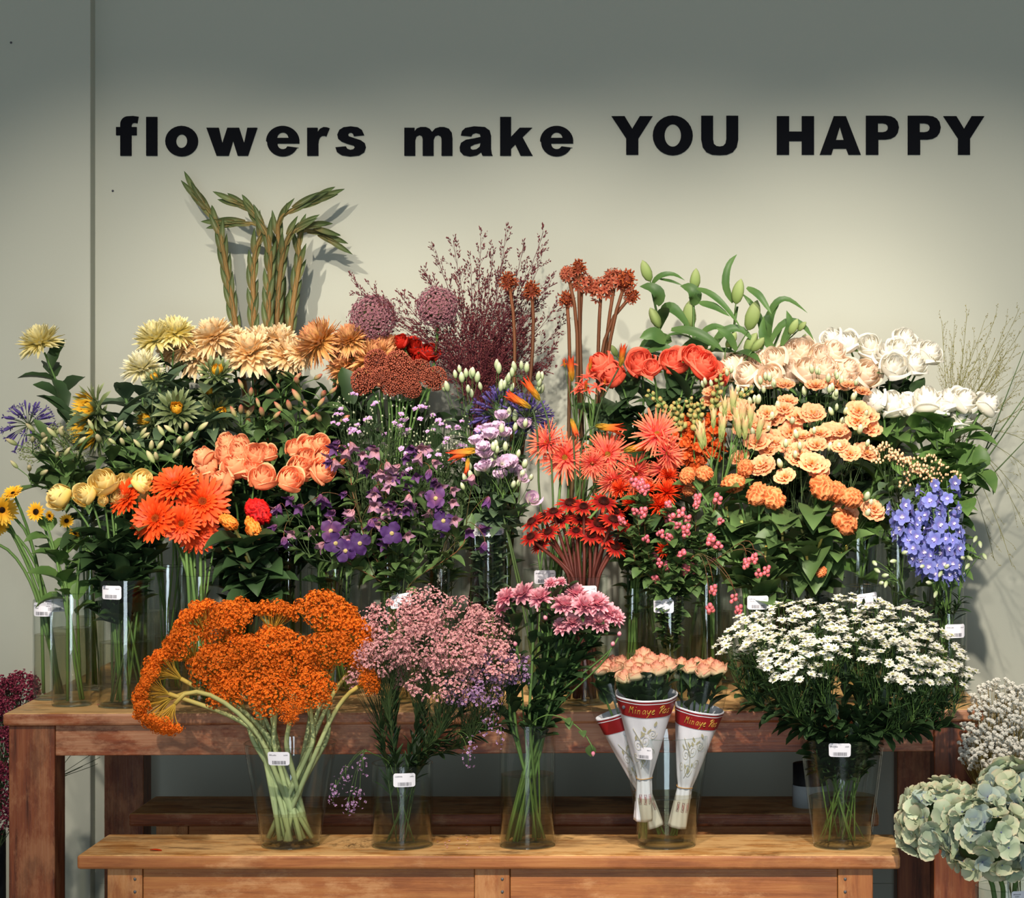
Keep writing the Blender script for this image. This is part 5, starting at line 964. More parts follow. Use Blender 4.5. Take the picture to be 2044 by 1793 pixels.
PL = [('with the topmost bud pair beside the cream roses', 1440, 775, 6.32), ('with frilled blooms left of the bud cluster', 1480, 830, 6.2), ('with wide blooms above the pink-tipped tubes', 1520, 850, 6.18), ('with a leaning bloom below the cream roses', 1575, 850, 6.2), ('with buds high above the ivory roses', 1640, 780, 6.3), ('with tight green buds below the white roses', 1690, 800, 6.28), ('with stacked blooms under the ivory roses', 1650, 850, 6.15), ('with the rounded bloom beside the ivory roses', 1705, 840, 6.15), ('with low blooms over the peach cockscombs', 1560, 930, 6.02), ('with yellowish open cups above the cockscombs', 1600, 925, 6.0), ('with a shaded bloom above the peach berries', 1700, 890, 6.1), ('with green buds over the middle cups', 1540, 790, 6.28), ('with small buds beside the pink-tipped tubes', 1505, 900, 6.1), ('with cups squeezed between two cockscombs', 1700, 1010, 6.02), ('with wiry stalks in the very middle', 1620, 890, 6.08)]
for i, (l, x, y, Y) in enumerate(PL):
    l = l.replace('left of', 'beside')
    top = y < 805; bl = [lbud, lbud, lbud, pcup[0]] if top else [pcup[i % 3], lbud, pcup[(i + 1) % 3], lbud, pcup[(i + 2) % 3], pcup[0]]
    root, E, D, base = spray('lisianthus', 'peach lisianthus spray ' + l, 'lisianthus', v['S8'] if Y > 6.12 else v['V18'], at(x, y, Y), (.055, .045, .05), 11 if top else 8, [], .03, ('stem_dark', .0016), ('lis', 8, .4, .9, (.4, 1.1), .2, .8), 'peach lisianthus sprays', up=.6, drop=1.6, mass=None) if False else spray('lisianthus', 'peach lisianthus spray ' + l, 'lisianthus', v['S8'] if Y > 6.12 else v['V18'], at(x, y, Y), (.058, .045, .05), 12 if top else 8, bl, .023 if top else .0265, ('stem_dark', .0016), ('lis', 10, .4, .9, (.4, 1.1), .2, .8), 'peach lisianthus sprays', up=.25 if not top else .8, drop=1.6, fr=-.7)
# ------------------------------------------------------------------ orange gloriosa buds, nerine
gl = V3(m_gloriosa, 'gloriosa', n=2); glo = m_gloriosa('gloriosa', 1, 1.1)
GB = [('hanging highest beside the brown stalks', [(1104, 1000), (1098, 850), (1085, 812), (1080, 800)], (1078, 800), (1046, 755), 40), ('with a tilted red bud over the violet agapanthus', [(1075, 960), (1074, 870), (1066, 825), (1062, 818)], (1060, 815), (1010, 785), 40),
      ('standing upright below the coral stars', [(1150, 1000), (1145, 880), (1140, 835)], (1140, 835), (1152, 872), 38), ('curving sideways above the spider gerberas', [(1158, 980), (1158, 900), (1170, 860), (1190, 850)], (1188, 850), (1246, 858), 44), ('nodding long-nosed one over the asters', [(1000, 1000), (1000, 930), (985, 900), (962, 894)], (958, 896), (894, 912), 44),
      ('hanging in front of the clematis', [(1000, 1010), (985, 940), (960, 915), (940, 912)], (935, 914), (930, 948), 36), ('red one tipped upward beside the coral rose', [(1170, 980), (1190, 820), (1235, 735)], (1238, 732), (1246, 688), 40), ('small one upright by the brown stalks', [(1155, 980), (1150, 830), (1142, 770)], (1142, 762), (1138, 712), 38), ('pale dangling one over the coral berries', [(1215, 1000), (1225, 940), (1240, 905)], (1245, 900), (1300, 888), 36)]
for l, st, b0, b1, sz in GB:
    Y = 6.08 if b0[1] > 790 else 6.28; q = np.array([npv(at(x, y, Y)) for x, y in st]); vv = v['V12'] if Y < 6.2 else v['S5']; foot = np.array([vv['x'] + jit(-.03, .03), vv['y'] + jit(-.03, .03), vv['z0'] + vv['bt'] + .004])
    low = herm(foot, q[0], np.array([0, 0, .3]), (q[1] - q[0]), 7)[:-1]; t = np.linspace(0, len(q) - 1, 12); c = np.stack([np.interp(t, np.arange(len(q)), q[:, j]) for j in range(3)], 1)
    for _ in range(2): c[1:-1] = (c[:-2] + 2 * c[1:-1] + c[2:]) / 4
    pts = np.concatenate([low, c]); base = pts[0].copy(); root = thing('gloriosa_bud', 'orange-green gloriosa bud on a bent stalk, ' + l, 'gloriosa', base, 'gloriosa buds')
    b = MB(); b.tube(pts - base, np.linspace(.003, .0019, len(pts)), 6); part('stem', b, P['stem_dark'], root)
    p0 = npv(at(*b0, Y)); p1 = npv(at(*b1, Y - .02)); L = np.linalg.norm(p1 - p0); part('bud', glo if sz > 40 else gl[0], None, root, Vector(p0 - base), face(p1 - p0, jit(0, 6)), L)
ns = m_ray('nerine', [(6, 1., .13, .45, -.9, .3, .06, 0, .18)], LANCE, 'blossom', 6); nb = m_gloriosa('nerine_bud', 1, .9); ng = m_gloriosa('gloriosa', 1, .8)
for l, x, y, Y, n, bl, sz, dr in [('below the first coral rose', 1185, 775, 6.28, 9, [ns, ns, ng], .026, .5), ('beside the brown stalks', 1150, 745, 6.3, 5, [ng, ns], .03, .4)]:
    spray('nerine', 'coral-red starry nerine head ' + l, 'nerine', v['S5'], at(x, y, Y), (.045, .035, .032), n, bl, sz, ('stem_green', .004), None, 'coral nerines', up=.3, drop=.9)
for l, x, y in [('in front of the snapdragons', 1420, 880), ('between snapdragons and peach lisianthus', 1460, 850), ('closest to the peach lisianthus', 1490, 870)]:
    spray('nerine', 'pale pink-tipped budded nerine head ' + l, 'nerine', v['V16'], at(x, y, 6.04), (.03, .02, .04), 6, [nb], .062, ('stem_green', .004), None, 'pink-tipped nerine buds', up=1.3, drop=1.0)
# ------------------------------------------------------------------ snapdragons
sn = V3(m_snap, n=2); sb = m_bud('snap_bud', 1, .45, .3)
for l, foot, tip in [('with the longest level green tip', (1385, 880), (1292, 782)), ('whose tip points at the coral roses', (1390, 860), (1375, 797)), ('beside the peach lisianthus buds', (1420, 870), (1437, 750)), ('leaning toward the cream roses', (1430, 850), (1500, 775)), ('short one in the middle', (1360, 880), (1350, 800)), ('darkest, low behind the spider gerberas', (1385, 900), (1400, 800))]:
    Y = 6.26 + jit(-.04, .04); p0 = npv(at(*foot, Y)); p1 = npv(at(*tip, Y - .02)); d = (p1 - p0) / np.linalg.norm(p1 - p0)
    pts0 = stem_path(v['S7'], p0, (0, 0, 1)); pts = np.concatenate([pts0, herm(p0, p1, np.array([0, 0, .1]), d * .1, 10)[1:]]); base = pts[0].copy()
    root = thing('snapdragon', 'orange snapdragon spire with green budded tip, ' + l, 'snapdragon', base, 'orange snapdragons'); b = MB(); b.tube(pts - base, np.linspace(.0035, .0015, len(pts)), 6); part('stem', b, P['stem_green'], root)
    sp_ = np.concatenate([pts0[-3:], pts[len(pts0):]]); n = 30
    for i in range(n):
        f = (i + .5) / n; p, tg = along(sp_, f); fr_ = frame(tg); a = i * GA; o = fr_[:, 0] * math.cos(a) + fr_[:, 1] * math.sin(a)
        if f < .5: part('blossom', sn[i % 2], None, root, Vector(p + o * .016 - base), face(o + tg * .3 + np.array([0, -.3, 0]), jit(0, 6)), .0165)
        else: part('bud', sb, None, root, Vector(p + o * .004 - base), face(o * .9 + tg, jit(0, 6)), .021 * (1.5 - f))
# ------------------------------------------------------------------ snowberries and hypericum
bc = [m_berries('berry_pink', n) for n in (6, 8, 5)]
SB = [('over the orange safflowers', 1275, 1000), ('beside the peach cockscomb', 1400, 1025), ('in the middle of the snowberries', 1350, 1060), ('with low berries by the coneflowers', 1265, 1060), ('above the snowberry vase', 1330, 1120), ('leaning out over the dark green stems', 1400, 1110), ('with berries under the lone red safflower', 1325, 1150), ('with berries high by the dark leaves', 1365, 1020)]
for l, x, y in SB:
    Y = 5.9 + jit(-.03, .05); spray('snowberry', 'pink snowberry twig with small round leaves ' + l, 'snowberry', v['V15'], at(x, y, Y), (.052, .045, .055), 5, bc, .019, ('stem_brown', .0018), ('small', 50, .4, 1.0, (.6, 1.5), .2, 1.2), 'pink snowberry twigs', up=.1, drop=1.0, bl=('small', 7, 1.25))
for l, cl in [('trailing down with the lowest berries toward the daisies', [(1423, 1178), (1417, 1215), (1465, 1195), (1474, 1218)]), ('trailing sideways under the peach cockscomb leaves', [(1505, 1115), (1490, 1125), (1513, 1145), (1530, 1140)])]:
    Y = 5.88; h = npv(at(1385 if cl[0][0] < 1480 else 1440, 1110, Y)); pts = stem_path(v['V15'], h, (.8, -.2, .6)); base = pts[0]; root = thing('snowberry', 'pink snowberry twig ' + l, 'snowberry', base, 'pink snowberry twigs'); b = MB(); b.tube(pts - base, .0018, 5)
    for i, (x, y) in enumerate(cl):
        e = npv(at(x, y, Y - .03)); b.tube(herm(h, e + np.array([0, 0, .02]), np.array([.08, 0, .06]), np.array([.02, 0, -.14]), 9) - base, .0009, 4); part('berry_cluster', bc[i % 3], None, root, Vector(e - base), face((jit(-.3, .3), -.2, 1)), .018)
    part('stem', b, P['stem_brown'], root); fb, fm = foliage(pts, 'small', 22, .5, 1.0, base, (.6, 1.4), .2); part('foliage', fb, fm, root)
hb = [m_berries('berry_peach', n, 1, .19, 1.35, True) for n in (5, 6, 7)]
for l, x, y in [('beside the last peach lisianthus', 1765, 910), ('in the middle', 1815, 920), ('above the blue delphinium', 1850, 930), ('over the tall vase', 1885, 950), ('lowest, touching the delphinium', 1830, 955), ('behind the others', 1790, 915)]:
    spray('hypericum', 'peach hypericum berries on a leafy sprig ' + l, 'hypericum', v['V22'], at(x, y, 6.0), (.034, .03, .026), 7, hb, .017, ('stem_dark', .0018), ('lis', 9, .55, .95, (.5, 1.3), .2, .8), 'peach hypericum sprigs', up=.9, drop=1.4)
# ------------------------------------------------------------------ delphinium
dm = [m_delph() for _ in range(2)]; db = m_bud('bud_green', 1, .3, .1)
DL = [('tallest, touching the peach berries', [(1885, 1150), (1870, 1060), (1850, 965)]), ('beside the tall vase', [(1900, 1150), (1895, 1060), (1890, 960)]), ('leaning farthest from the vase', [(1860, 1150), (1820, 1080), (1790, 1005)]), ('in the middle of the blue spires', [(1875, 1150), (1850, 1090), (1830, 1010)]), ('lowest, drooping toward the daisies', [(1890, 1160), (1900, 1110), (1900, 1060)]), ('behind the leaning one', [(1870, 1160), (1835, 1100), (1800, 1060)])]
for l, st in DL:
    Y = 5.92 + jit(-.03, .03); q = np.array([npv(at(x, y, Y)) for x, y in st]); p0 = stem_path(v['V21'], q[0], (0, 0, 1)); pts = np.concatenate([p0, herm(q[0], q[2], (q[1] - q[0]) * 2, (q[2] - q[1]) * 2, 9)[1:]]); base = pts[0].copy()
    root = thing('delphinium', 'blue-violet delphinium spire ' + l, 'delphinium', base, 'blue delphiniums'); b = MB(); b.tube(pts - base, np.linspace(.0028, .0012, len(pts)), 5)
    sp_ = pts[len(p0) - 1:]; n = 19
    for i in range(n):
        f = (i + .3) / n; p, tg = along(sp_, f); a = i * GA; o = np.array([math.cos(a), math.sin(a) * .8 - .35, .15]); o /= np.linalg.norm(o); e = p + o * .024; b.tube([p - base, e - base - o * .004], .0007, 3, cap=False)
        part('blossom', dm[i % 2], None, root, Vector(e - base), face(o, jit(0, 6)), .0185 * jit(.85, 1.15))
    part('stem', b, P['stem_green'], root)
for l, c, dd in [('hanging with green buds over the nearly empty vase', [(1760, 1150), (1745, 1135), (1770, 1160), (1800, 1105), (1755, 1165), (1742, 1120), (1790, 1120)], (1800, 1180)), ('reaching out past the tall vase with green buds', [(1930, 1110), (1955, 1080), (1962, 1105), (1935, 1125), (1925, 1115), (1950, 1070)], (1915, 1190)), ('of thin buds low beside the short vase', [(1860, 1165), (1880, 1140), (1845, 1130), (1870, 1180), (1885, 1135)], (1870, 1200))]:
    Y = 5.9; h = npv(at(*dd, Y)); pts = stem_path(v['V21'], h, (0, 0, 1)); base = pts[0]; root = thing('delphinium', 'thin delphinium side shoot ' + l, 'delphinium', base, 'budded delphinium shoots'); b = MB(); b.tube(pts - base, .0018, 5)
    for x, y in c:
        e = npv(at(x, y, Y - .03)); b.tube(herm(h, e, np.array([0, 0, .1]), np.array([jit(-.03, .03), 0, -.03]), 7) - base, .0008, 4); part('bud', db, None, root, Vector(e - base), face((jit(-.5, .5), -.2, jit(-.7, .3))), .018)
    part('stem', b, P['stem_green'], root); fb, fm = foliage(pts, 'thin', 20, .7, 1.0, base, (.4, 1.0), .2, 1.6); part('foliage', fb, fm, root)
print('sprays')
# ------------------------------------------------------------------ grasses
sl = MB(); sl.ball((0, 0, .5), (.2, .2, .5), 4, 4); SEED = (np.concatenate(sl.v), np.asarray(sl.f), np.concatenate(sl.t))
def grass(name, lab, vv, hubp, tip, Y, Yt, mat, group, nb=15, bl=.10, seeds=6, curve=.4, r=.0009, ss=.0055, t0=.5, sag=0.0):
    hub = npv(at(*hubp, Y)) + np.array([jit(-.025, .025), jit(-.02, .02), 0]); tp = npv(at(*tip, Yt)); p0 = stem_path(vv, hub, (0, 0, 1), n=5); D = np.linalg.norm(tp - hub); o = (tp - hub) / D
    up = herm(hub, tp, np.array([0, 0, D * (1 + curve)]), (o + np.array([0, 0, -sag])) * D * .9, 12); pts = np.concatenate([p0, up[1:]]); base = pts[0].copy(); root = thing(name, lab, 'grass', base, group)
    b = MB(); b.tube(pts - base, np.linspace(r * 1.5, r * .5, len(pts)), 4, T=np.linspace(0, .5, len(pts))); part('stem', b, P[mat], root); b = MB(); E = []; Dd = []
    for i in range(nb):
        f = t0 + (1 - t0) * (i + jit(0, .8)) / nb; p, tg = along(up, min(f, .99)); a = jit(.2, .6); d = rnd_dir(tg, a); d /= np.linalg.norm(d); L = bl * jit(.6, 1.1) * (1.15 - .75 * (f - t0) / (1 - t0)); e = p + d * L
        tw = herm(p, e, (tg + d) * L * .5, (d + np.array([0, 0, -.35])) * L, 6); b.tube(tw - base, r * .38, 3, T=.5, cap=False)
        for j in range(seeds):
            q, t2 = along(tw, jit(.3, 1.0)); s2 = rnd_dir(t2, .5); E.append(q + s2 * .003 - base); Dd.append(s2)
    scat(b, SEED, E, Dd, RG.uniform(ss * .7, ss * 1.2, len(E))); part('seed_head', b, P[mat], root)
tips = [(700, 558), (724, 588), (760, 600), (740, 575), (800, 590), (870, 500), (905, 482), (960, 475), (1010, 462), (1045, 490), (1085, 462), (1080, 520), (1100, 560), (1110, 610), (1120, 650), (1105, 700), (1090, 730), (850, 545), (835, 600), (860, 560), (985, 500), (1000, 530), (940, 530), (1020, 560), (1050, 600), (1040, 650), (1060, 690), (830, 640), (850, 690), (915, 560), (970, 560), (1000, 600), (1060, 640), (1075, 580), (890, 600), (940, 620), (1020, 680), (980, 660), (900, 650), (930, 690), (960, 580), (1030, 620), (1000, 710), (870, 640), (1065, 740), (900, 720), (1010, 640), (955, 640), (985, 620), (1040, 560), (920, 610), (1015, 590), (1045, 680), (975, 700), (935, 660), (990, 680), (880, 690)]
for i, tp in enumerate(tips):
    lab = 'long dark red grass stalk arching far out over the pink alliums' if i < 5 else 'wispy dark red grass stalk in the sheaf between pink allium and brown knobbed stalks'
    grass('red_grass', lab, v['T5'], (958, 880), tp, 6.58, 6.58 + jit(-.1, .12), 'grass_red', 'arching red grass stalks' if i < 5 else 'dark red grass sheaf', 24, .095, 9, .35, r=.0011, ss=.0075, t0=.3)
gt = [(1880, 640), (1905, 655), (1930, 625), (1945, 680), (1965, 640), (1990, 625), (2010, 640), (2035, 615), (2044, 650), (2030, 690), (2050, 720), (2010, 700), (1980, 690), (1960, 720), (2040, 760), (2055, 800), (1990, 750), (2020, 790), (1930, 710), (1900, 690), (1890, 730), (1915, 750), (1975, 780), (1940, 790), (2000, 720)]
for tp in gt: grass('golden_grass', 'fine golden seed grass stalk fanning out beside the white roses', v['T9'], (1895, 960), tp, 6.48, 6.48 + jit(-.1, .1), 'grass_gold', 'golden grass sheaf', 12, .09, 5, .15, r=.0009, ss=.0042, t0=.4)
for tp, yy in [((2050, 1010), 6.4), ((2060, 1090), 6.42), ((2020, 1130), 6.4), ((2060, 890), 6.44), ((2070, 960), 6.4), ((1985, 1120), 6.42)]: grass('golden_grass', 'thin grass stalk drooping down beside the tall white rose vase', v['T9'], (1900, 930), tp, 6.46, yy, 'grass_gold', 'drooping grass stalks', 6, .07, 4, .75, r=.001, ss=.004, t0=.6, sag=1.1)
for i, (tp, l) in enumerate([((2060, 770), 'highest blade'), ((2050, 800), 'middle blade'), ((2062, 862), 'lowest blade'), ((2044, 700), 'steepest blade')]):
    h = npv(at(1905, 1000 + 20 * i, 6.4)); tpp = npv(at(*tp, 6.4)); pts = np.concatenate([stem_path(v['V20'], h, (.3, 0, 1), n=6), herm(h, tpp, np.array([.04, 0, .12]), (tpp - h) * .9, 8)[1:]]); base = pts[0].copy(); root = thing('grass_blade', f'stiff dark green grass blade beside the white roses, {l}', 'grass blade', base, 'stiff grass blades'); b = MB(); b.tube(pts - base, np.concatenate([np.full(6, .002), np.linspace(.0042, .0008, len(pts) - 6)]), 4); part('blade', b, P['leaf_mid'], root)
for x, y, l in [(1975, 925, 'broad-leaved'), (1960, 940, 'lower'), (1880, 930, 'inner')]:
    h = at(x, y, 6.18); pts = stem_path(v['V20'], h, (.8, -.2, .5)); root = thing('rose_shoot', f'leafy rose shoot without a bloom, the {l} one beside the tall white rose vase', 'foliage', pts[0], 'bloomless rose shoots'); b = MB(); b.tube(pts - pts[0], .002, 5); part('stem', b, P['stem_dark'], root); fb, fm = foliage(pts, 'rosel', 9, .6, 1.0, pts[0], (.4, 1.2), .2, 1.1); part('foliage', fb, fm, root)
print('grass')
# ------------------------------------------------------------------ front bench: yarrow
yh = V3(m_yarrow, n=3); yst = ('stem_pale', .0058)
YA = [[(395, 1235, 103, (-.5, .1, 1)), (470, 1232, 103, (0, -.5, 1)), (548, 1228, 95, (.1, .2, 1)), (440, 1258, 95, (-.2, -.5, 1)), (648, 1228, 129, (.2, -.45, 1)), (700, 1262, 103, (.5, -.4, .9))],
      [(362, 1290, 103, (-.6, -.4, .8)), (545, 1292, 112, (0, -.6, 1)), (425, 1330, 112, (-.3, -.7, .8)), (510, 1345, 112, (-.1, -.8, .8)), (600, 1330, 120, (.1, -.8, .8)), (660, 1300, 103, (.3, -.7, .9)), (715, 1320, 77, (.7, -.3, .8)), (320, 1330, 95, (-.9, -.2, .6)), (480, 1300, 86, (-.1, -.6, .9))],
      [(455, 1375, 95, (-.3, -.9, .6)), (540, 1385, 103, (0, -.9, .5)), (620, 1380, 95, (.2, -.9, .5)), (300, 1372, 77, (-1, -.2, .4)), (298, 1418, 95, (-.9, -.3, -.5)), (580, 1420, 52, (.1, -.8, .2)), (330, 1440, 77, (-.5, -.3, -1)), (735, 1360, 60, (.7, -.4, .4))]]
bunch('yarrow', 'orange yarrow flower head', 'of the bunch', 'yarrow', v['B1'], 5.6, YA, yh, 'orange yarrow', stem=yst, hname='flower_head', back=1.0, dy=-.1, k=.7, Yj=.03, cross=.35)
# ------------------------------------------------------------------ pink limonium
fl = star(4, 1, .55, .5, (.6, 1, .5))
def mass_lim(key):
    def f(b, E, D):
        for e, d in zip(E, D):
            m = 9; D2 = sph(m, -.4, 1) + RG.normal(0, .25, (m, 3)); scat(b, fl, e + D2 * RG.uniform(.006, .013), D2 + d * .5, RG.uniform(.0026, .0044, m))
    f.mats = P[key]; return f
i = 0
for (x, y, Y, l) in [(790, 1245, 5.62, 'beside the orange yarrow'), (850, 1225, 5.68, 'topmost in the middle'), (905, 1240, 5.64, 'upper, toward the pink chrysanthemums'), (965, 1265, 5.6, 'touching the pink chrysanthemum leaves'), (775, 1310, 5.56, 'mingling with the lowest yarrow heads'), (840, 1300, 5.52, 'foremost in the upper half'), (910, 1310, 5.5, 'at the very middle'), (975, 1330, 5.54, 'reaching the chrysanthemum stems'), (880, 1370, 5.5, 'lower middle'), (945, 1380, 5.52, 'hanging low over the table edge'), (1000, 1340, 5.6, 'outermost by the tall cylinder vase'), (760, 1350, 5.6, 'lowest beside the yarrow stems')]:
    spray('limonium', 'pink limonium spray, ' + l, 'limonium', v['B2'], at(x, y, Y), (.07, .06, .055), 64, [], 0, ('stem_dark', .0015), ('thin', 30, .35, .9, (.2, .7), .1, 1.6), 'pink limonium sprays', up=.8, drop=1.7, mass=mass_lim('limonium_deep' if i in (9, 10) else 'limonium'), bname='flower_spray', twig=.0004); i += 1
for l, hub, ends in [('dangling beside the flared yarrow vase', (735, 1500), [(690, 1545), (705, 1600), (725, 1530), (670, 1575), (665, 1590), (695, 1610), (718, 1590)]), ('dangling before the table apron with grey tips', (900, 1465), [(935, 1515), (970, 1450), (1000, 1470), (985, 1440), (940, 1490)])]:
    Y = 5.53; h = npv(at(*hub, Y)); pts = stem_path(v['B2'], h, (-.6 if hub[0] < 800 else .8, -.2, .5)); base = pts[0]; root = thing('limonium', 'thin limonium sprig ' + l, 'limonium', base, 'dangling limonium sprigs'); b = MB(); b.tube(pts - base, .0012, 4); f = MB()
    for x, y in ends:
        e = npv(at(x, y, Y - .02)); b.tube(herm(h, e, np.array([-.05 if hub[0] < 800 else .08, 0, .05]), np.array([0, 0, -.06]), 7) - base, .0006, 3); D2 = sph(15, -1, 1) + RG.normal(0, .35, (15, 3)); scat(f, fl, e - base + D2 * np.array([.009, .009, .019]), D2, RG.uniform(.0025, .0042, 15)); b.tube([e - base + np.array([0, 0, .02]), e - base - np.array([0, 0, .02])], .0007, 3)
    part('stem', b, P['stem_green'], root); part('flower_spray', f, P['limonium_deep'], root)
# ------------------------------------------------------------------ pink chrysanthemums
pk = V3(m_mum, 'mum_pink', 74, .17, -.1, .4, .45, .4, prof=[.5, .85, 1, 1, .95, .8, .35], n=3); pkb = m_bud('mum_pink', 1, .42, .35)
PKR = [[(1100, 1166, 32), (1120, 1163, 26), (1012, 1195, 52), (1045, 1188, 60), (1080, 1196, 58), (1150, 1188, 56)], [(1005, 1215, 40), (1125, 1210, 58), (1165, 1212, 60), (1190, 1208, 62), (1212, 1225, 54)], [(1110, 1240, 56), (1142, 1245, 52), (1178, 1236, 54), (1195, 1245, 50), (1228, 1235, 44), (1122, 1252, 46)], ]
bunch('chrysanthemum', 'pink spray chrysanthemum', 'on the front bench', 'chrysanthemum', v['B3'], 5.6, PKR, pk, 'pink chrysanthemums', stem=('stem_green', .0036), lf=('mum', 13, .42, .95, (.3, .9), .25, .8), subs=[('sepals', sep)], fz=1.0, fy=.7, Yj=.04, back=.3, cross=.8)
for l, x, y in [('beside the lowest pink blooms', 1222, 1290), ('small one above the wrapped roses', 1235, 1270), ('closed one under the upper blooms', 1090, 1238), ('white one at the limonium side', 1030, 1290)]: flower('chrysanthemum', 'pink chrysanthemum bud ' + l, 'chrysanthemum', v['B3'], at(x, y, 5.56), .012, (.3 if x > 1100 else -.3, -.4, 1), pkb, ('stem_green', .0022), None, 'pink chrysanthemum buds', hname='bud')
h = npv(at(1090, 1428, 5.55)); e = npv(at(1184, 1500, 5.5)); pts = np.concatenate([stem_path(v['B3'], h, (.8, -.2, .3), n=6), herm(h, e, np.array([.12, 0, .02]), np.array([.02, 0, -.12]), 9)[1:]]); base = pts[0].copy(); root = thing('chrysanthemum', 'bent thin chrysanthemum shoot with a pale bud hanging before the table apron', 'chrysanthemum', base, None); b = MB(); b.tube(pts - base, .0014, 5); part('stem', b, P['stem_green'], root); part('bud', pkb, None, root, Vector(e - base), face((0, 0, -1)), .011); fb, fm = foliage(pts, 'small', 4, .75, .97, base, (.5, 1.2)); part('foliage', fb, fm, root)
# ------------------------------------------------------------------ white daisies
dz = [m_daisy() for _ in range(3)]
i = 0
DZ = [(1500, 1250, 5.72), (1560, 1232, 5.72), (1625, 1222, 5.75), (1690, 1215, 5.72), (1750, 1225, 5.74), (1810, 1235, 5.72), (1850, 1275, 5.68), (1890, 1310, 5.62), (1900, 1350, 5.56), (1478, 1290, 5.66), (1530, 1280, 5.6), (1590, 1280, 5.56), (1650, 1265, 5.58), (1715, 1265, 5.58), (1775, 1275, 5.56), (1830, 1305, 5.54), (1560, 1320, 5.5), (1590, 1340, 5.48), (1640, 1300, 5.48), (1850, 1345, 5.5), (1770, 1310, 5.52), (1820, 1360, 5.48)]
for x, y, Y in DZ:
    rx = sorted(q for q in DZ); k = rx.index((x, y, Y)); nm = place(k, len(rx)) if k < 20 else ('second from the right' if k == 20 else 'rightmost')
    spray('daisy_spray', f'leafy spray of white daisies, {nm} of the sprays in the flared vase', 'daisies', v['B5'], at(x, y, Y), (.062, .058, .036), 30, dz, .0125, ('stem_green', .0019), ('mum', 34, .34, .95, (.25, 1.0), .2, .72), 'white daisy sprays', bl=('thin', 3, 1.2), up=.45, drop=2.6, front=.75, twig=.0006, shell=.3); i += 1
print('bench')
# ------------------------------------------------------------------ wrapped roses
def cone_pt(ax0, ax1, r0, r1, t, a, o=0.0):
    d = ax1 - ax0; f = frame(d, (0, -1, 0)); c = ax0 + d * t; r = np.interp(t, [0, .28, .34, .42, 1], [r0 * 1.25, r0, r0 * .95, r0 * 1.3, r1]) + o
    x = f[:, 0]; 
    if x[0] < 0: x = -x
    y = np.cross(x, d / np.linalg.norm(d)); y = y if y[1] < 0 else -y
    return c + r * (x * math.sin(a) + y * math.cos(a))
MINAYE = [[[(0, 0), (.12, .5), (.2, 1), (.32, .35), (.55, 1), (.5, .5), (.52, 0)]], [[(.1, .55), (.05, 0)], [(.14, .85), (.16, .9)]], [[(0, 0), (.06, .55)], [(.05, .4), (.25, .55), (.3, .4), (.28, 0)]], [[(.4, .5), (.2, .58), (.05, .3), (.12, .02), (.35, .2), (.42, .55), (.4, .1), (.48, 0)]], [[(.05, .55), (.1, .15), (.25, .1), (.42, .5)], [(.45, .55), (.3, -.2), (.1, -.45)]], [[(.05, .25), (.35, .4), (.3, .58), (.1, .45), (.08, .1), (.25, 0), (.42, .12)]],
          [], [[(.12, 0), (.25, .95)], [(-.05, .75), (.2, 1.05), (.55, .95), (.5, .65), (.2, .5), (.45, .25), (.6, 0)]], [[(.3, .58), (.08, .4), (.1, .05), (.35, .02), (.45, .35), (.3, .58)]], [[(.4, .5), (.15, .55), (.12, .38), (.35, .25), (.3, .02), (.05, .05)]]]
M['sleeve'] = flat_mat('sleeve_paper', '#e3e3ea', .45); M['band'] = flat_mat('sleeve_band', '#8e1c20', .4); M['gold'] = flat_mat('sleeve_gold', '#c6a24a', .4); M['vine'] = flat_mat('sleeve_vine', '#b5ae8c', .5); M['redink'] = flat_mat('sleeve_red_ink', '#a02436', .5); M['tie'] = flat_mat('rubber_band', '#b98a4e', .5)
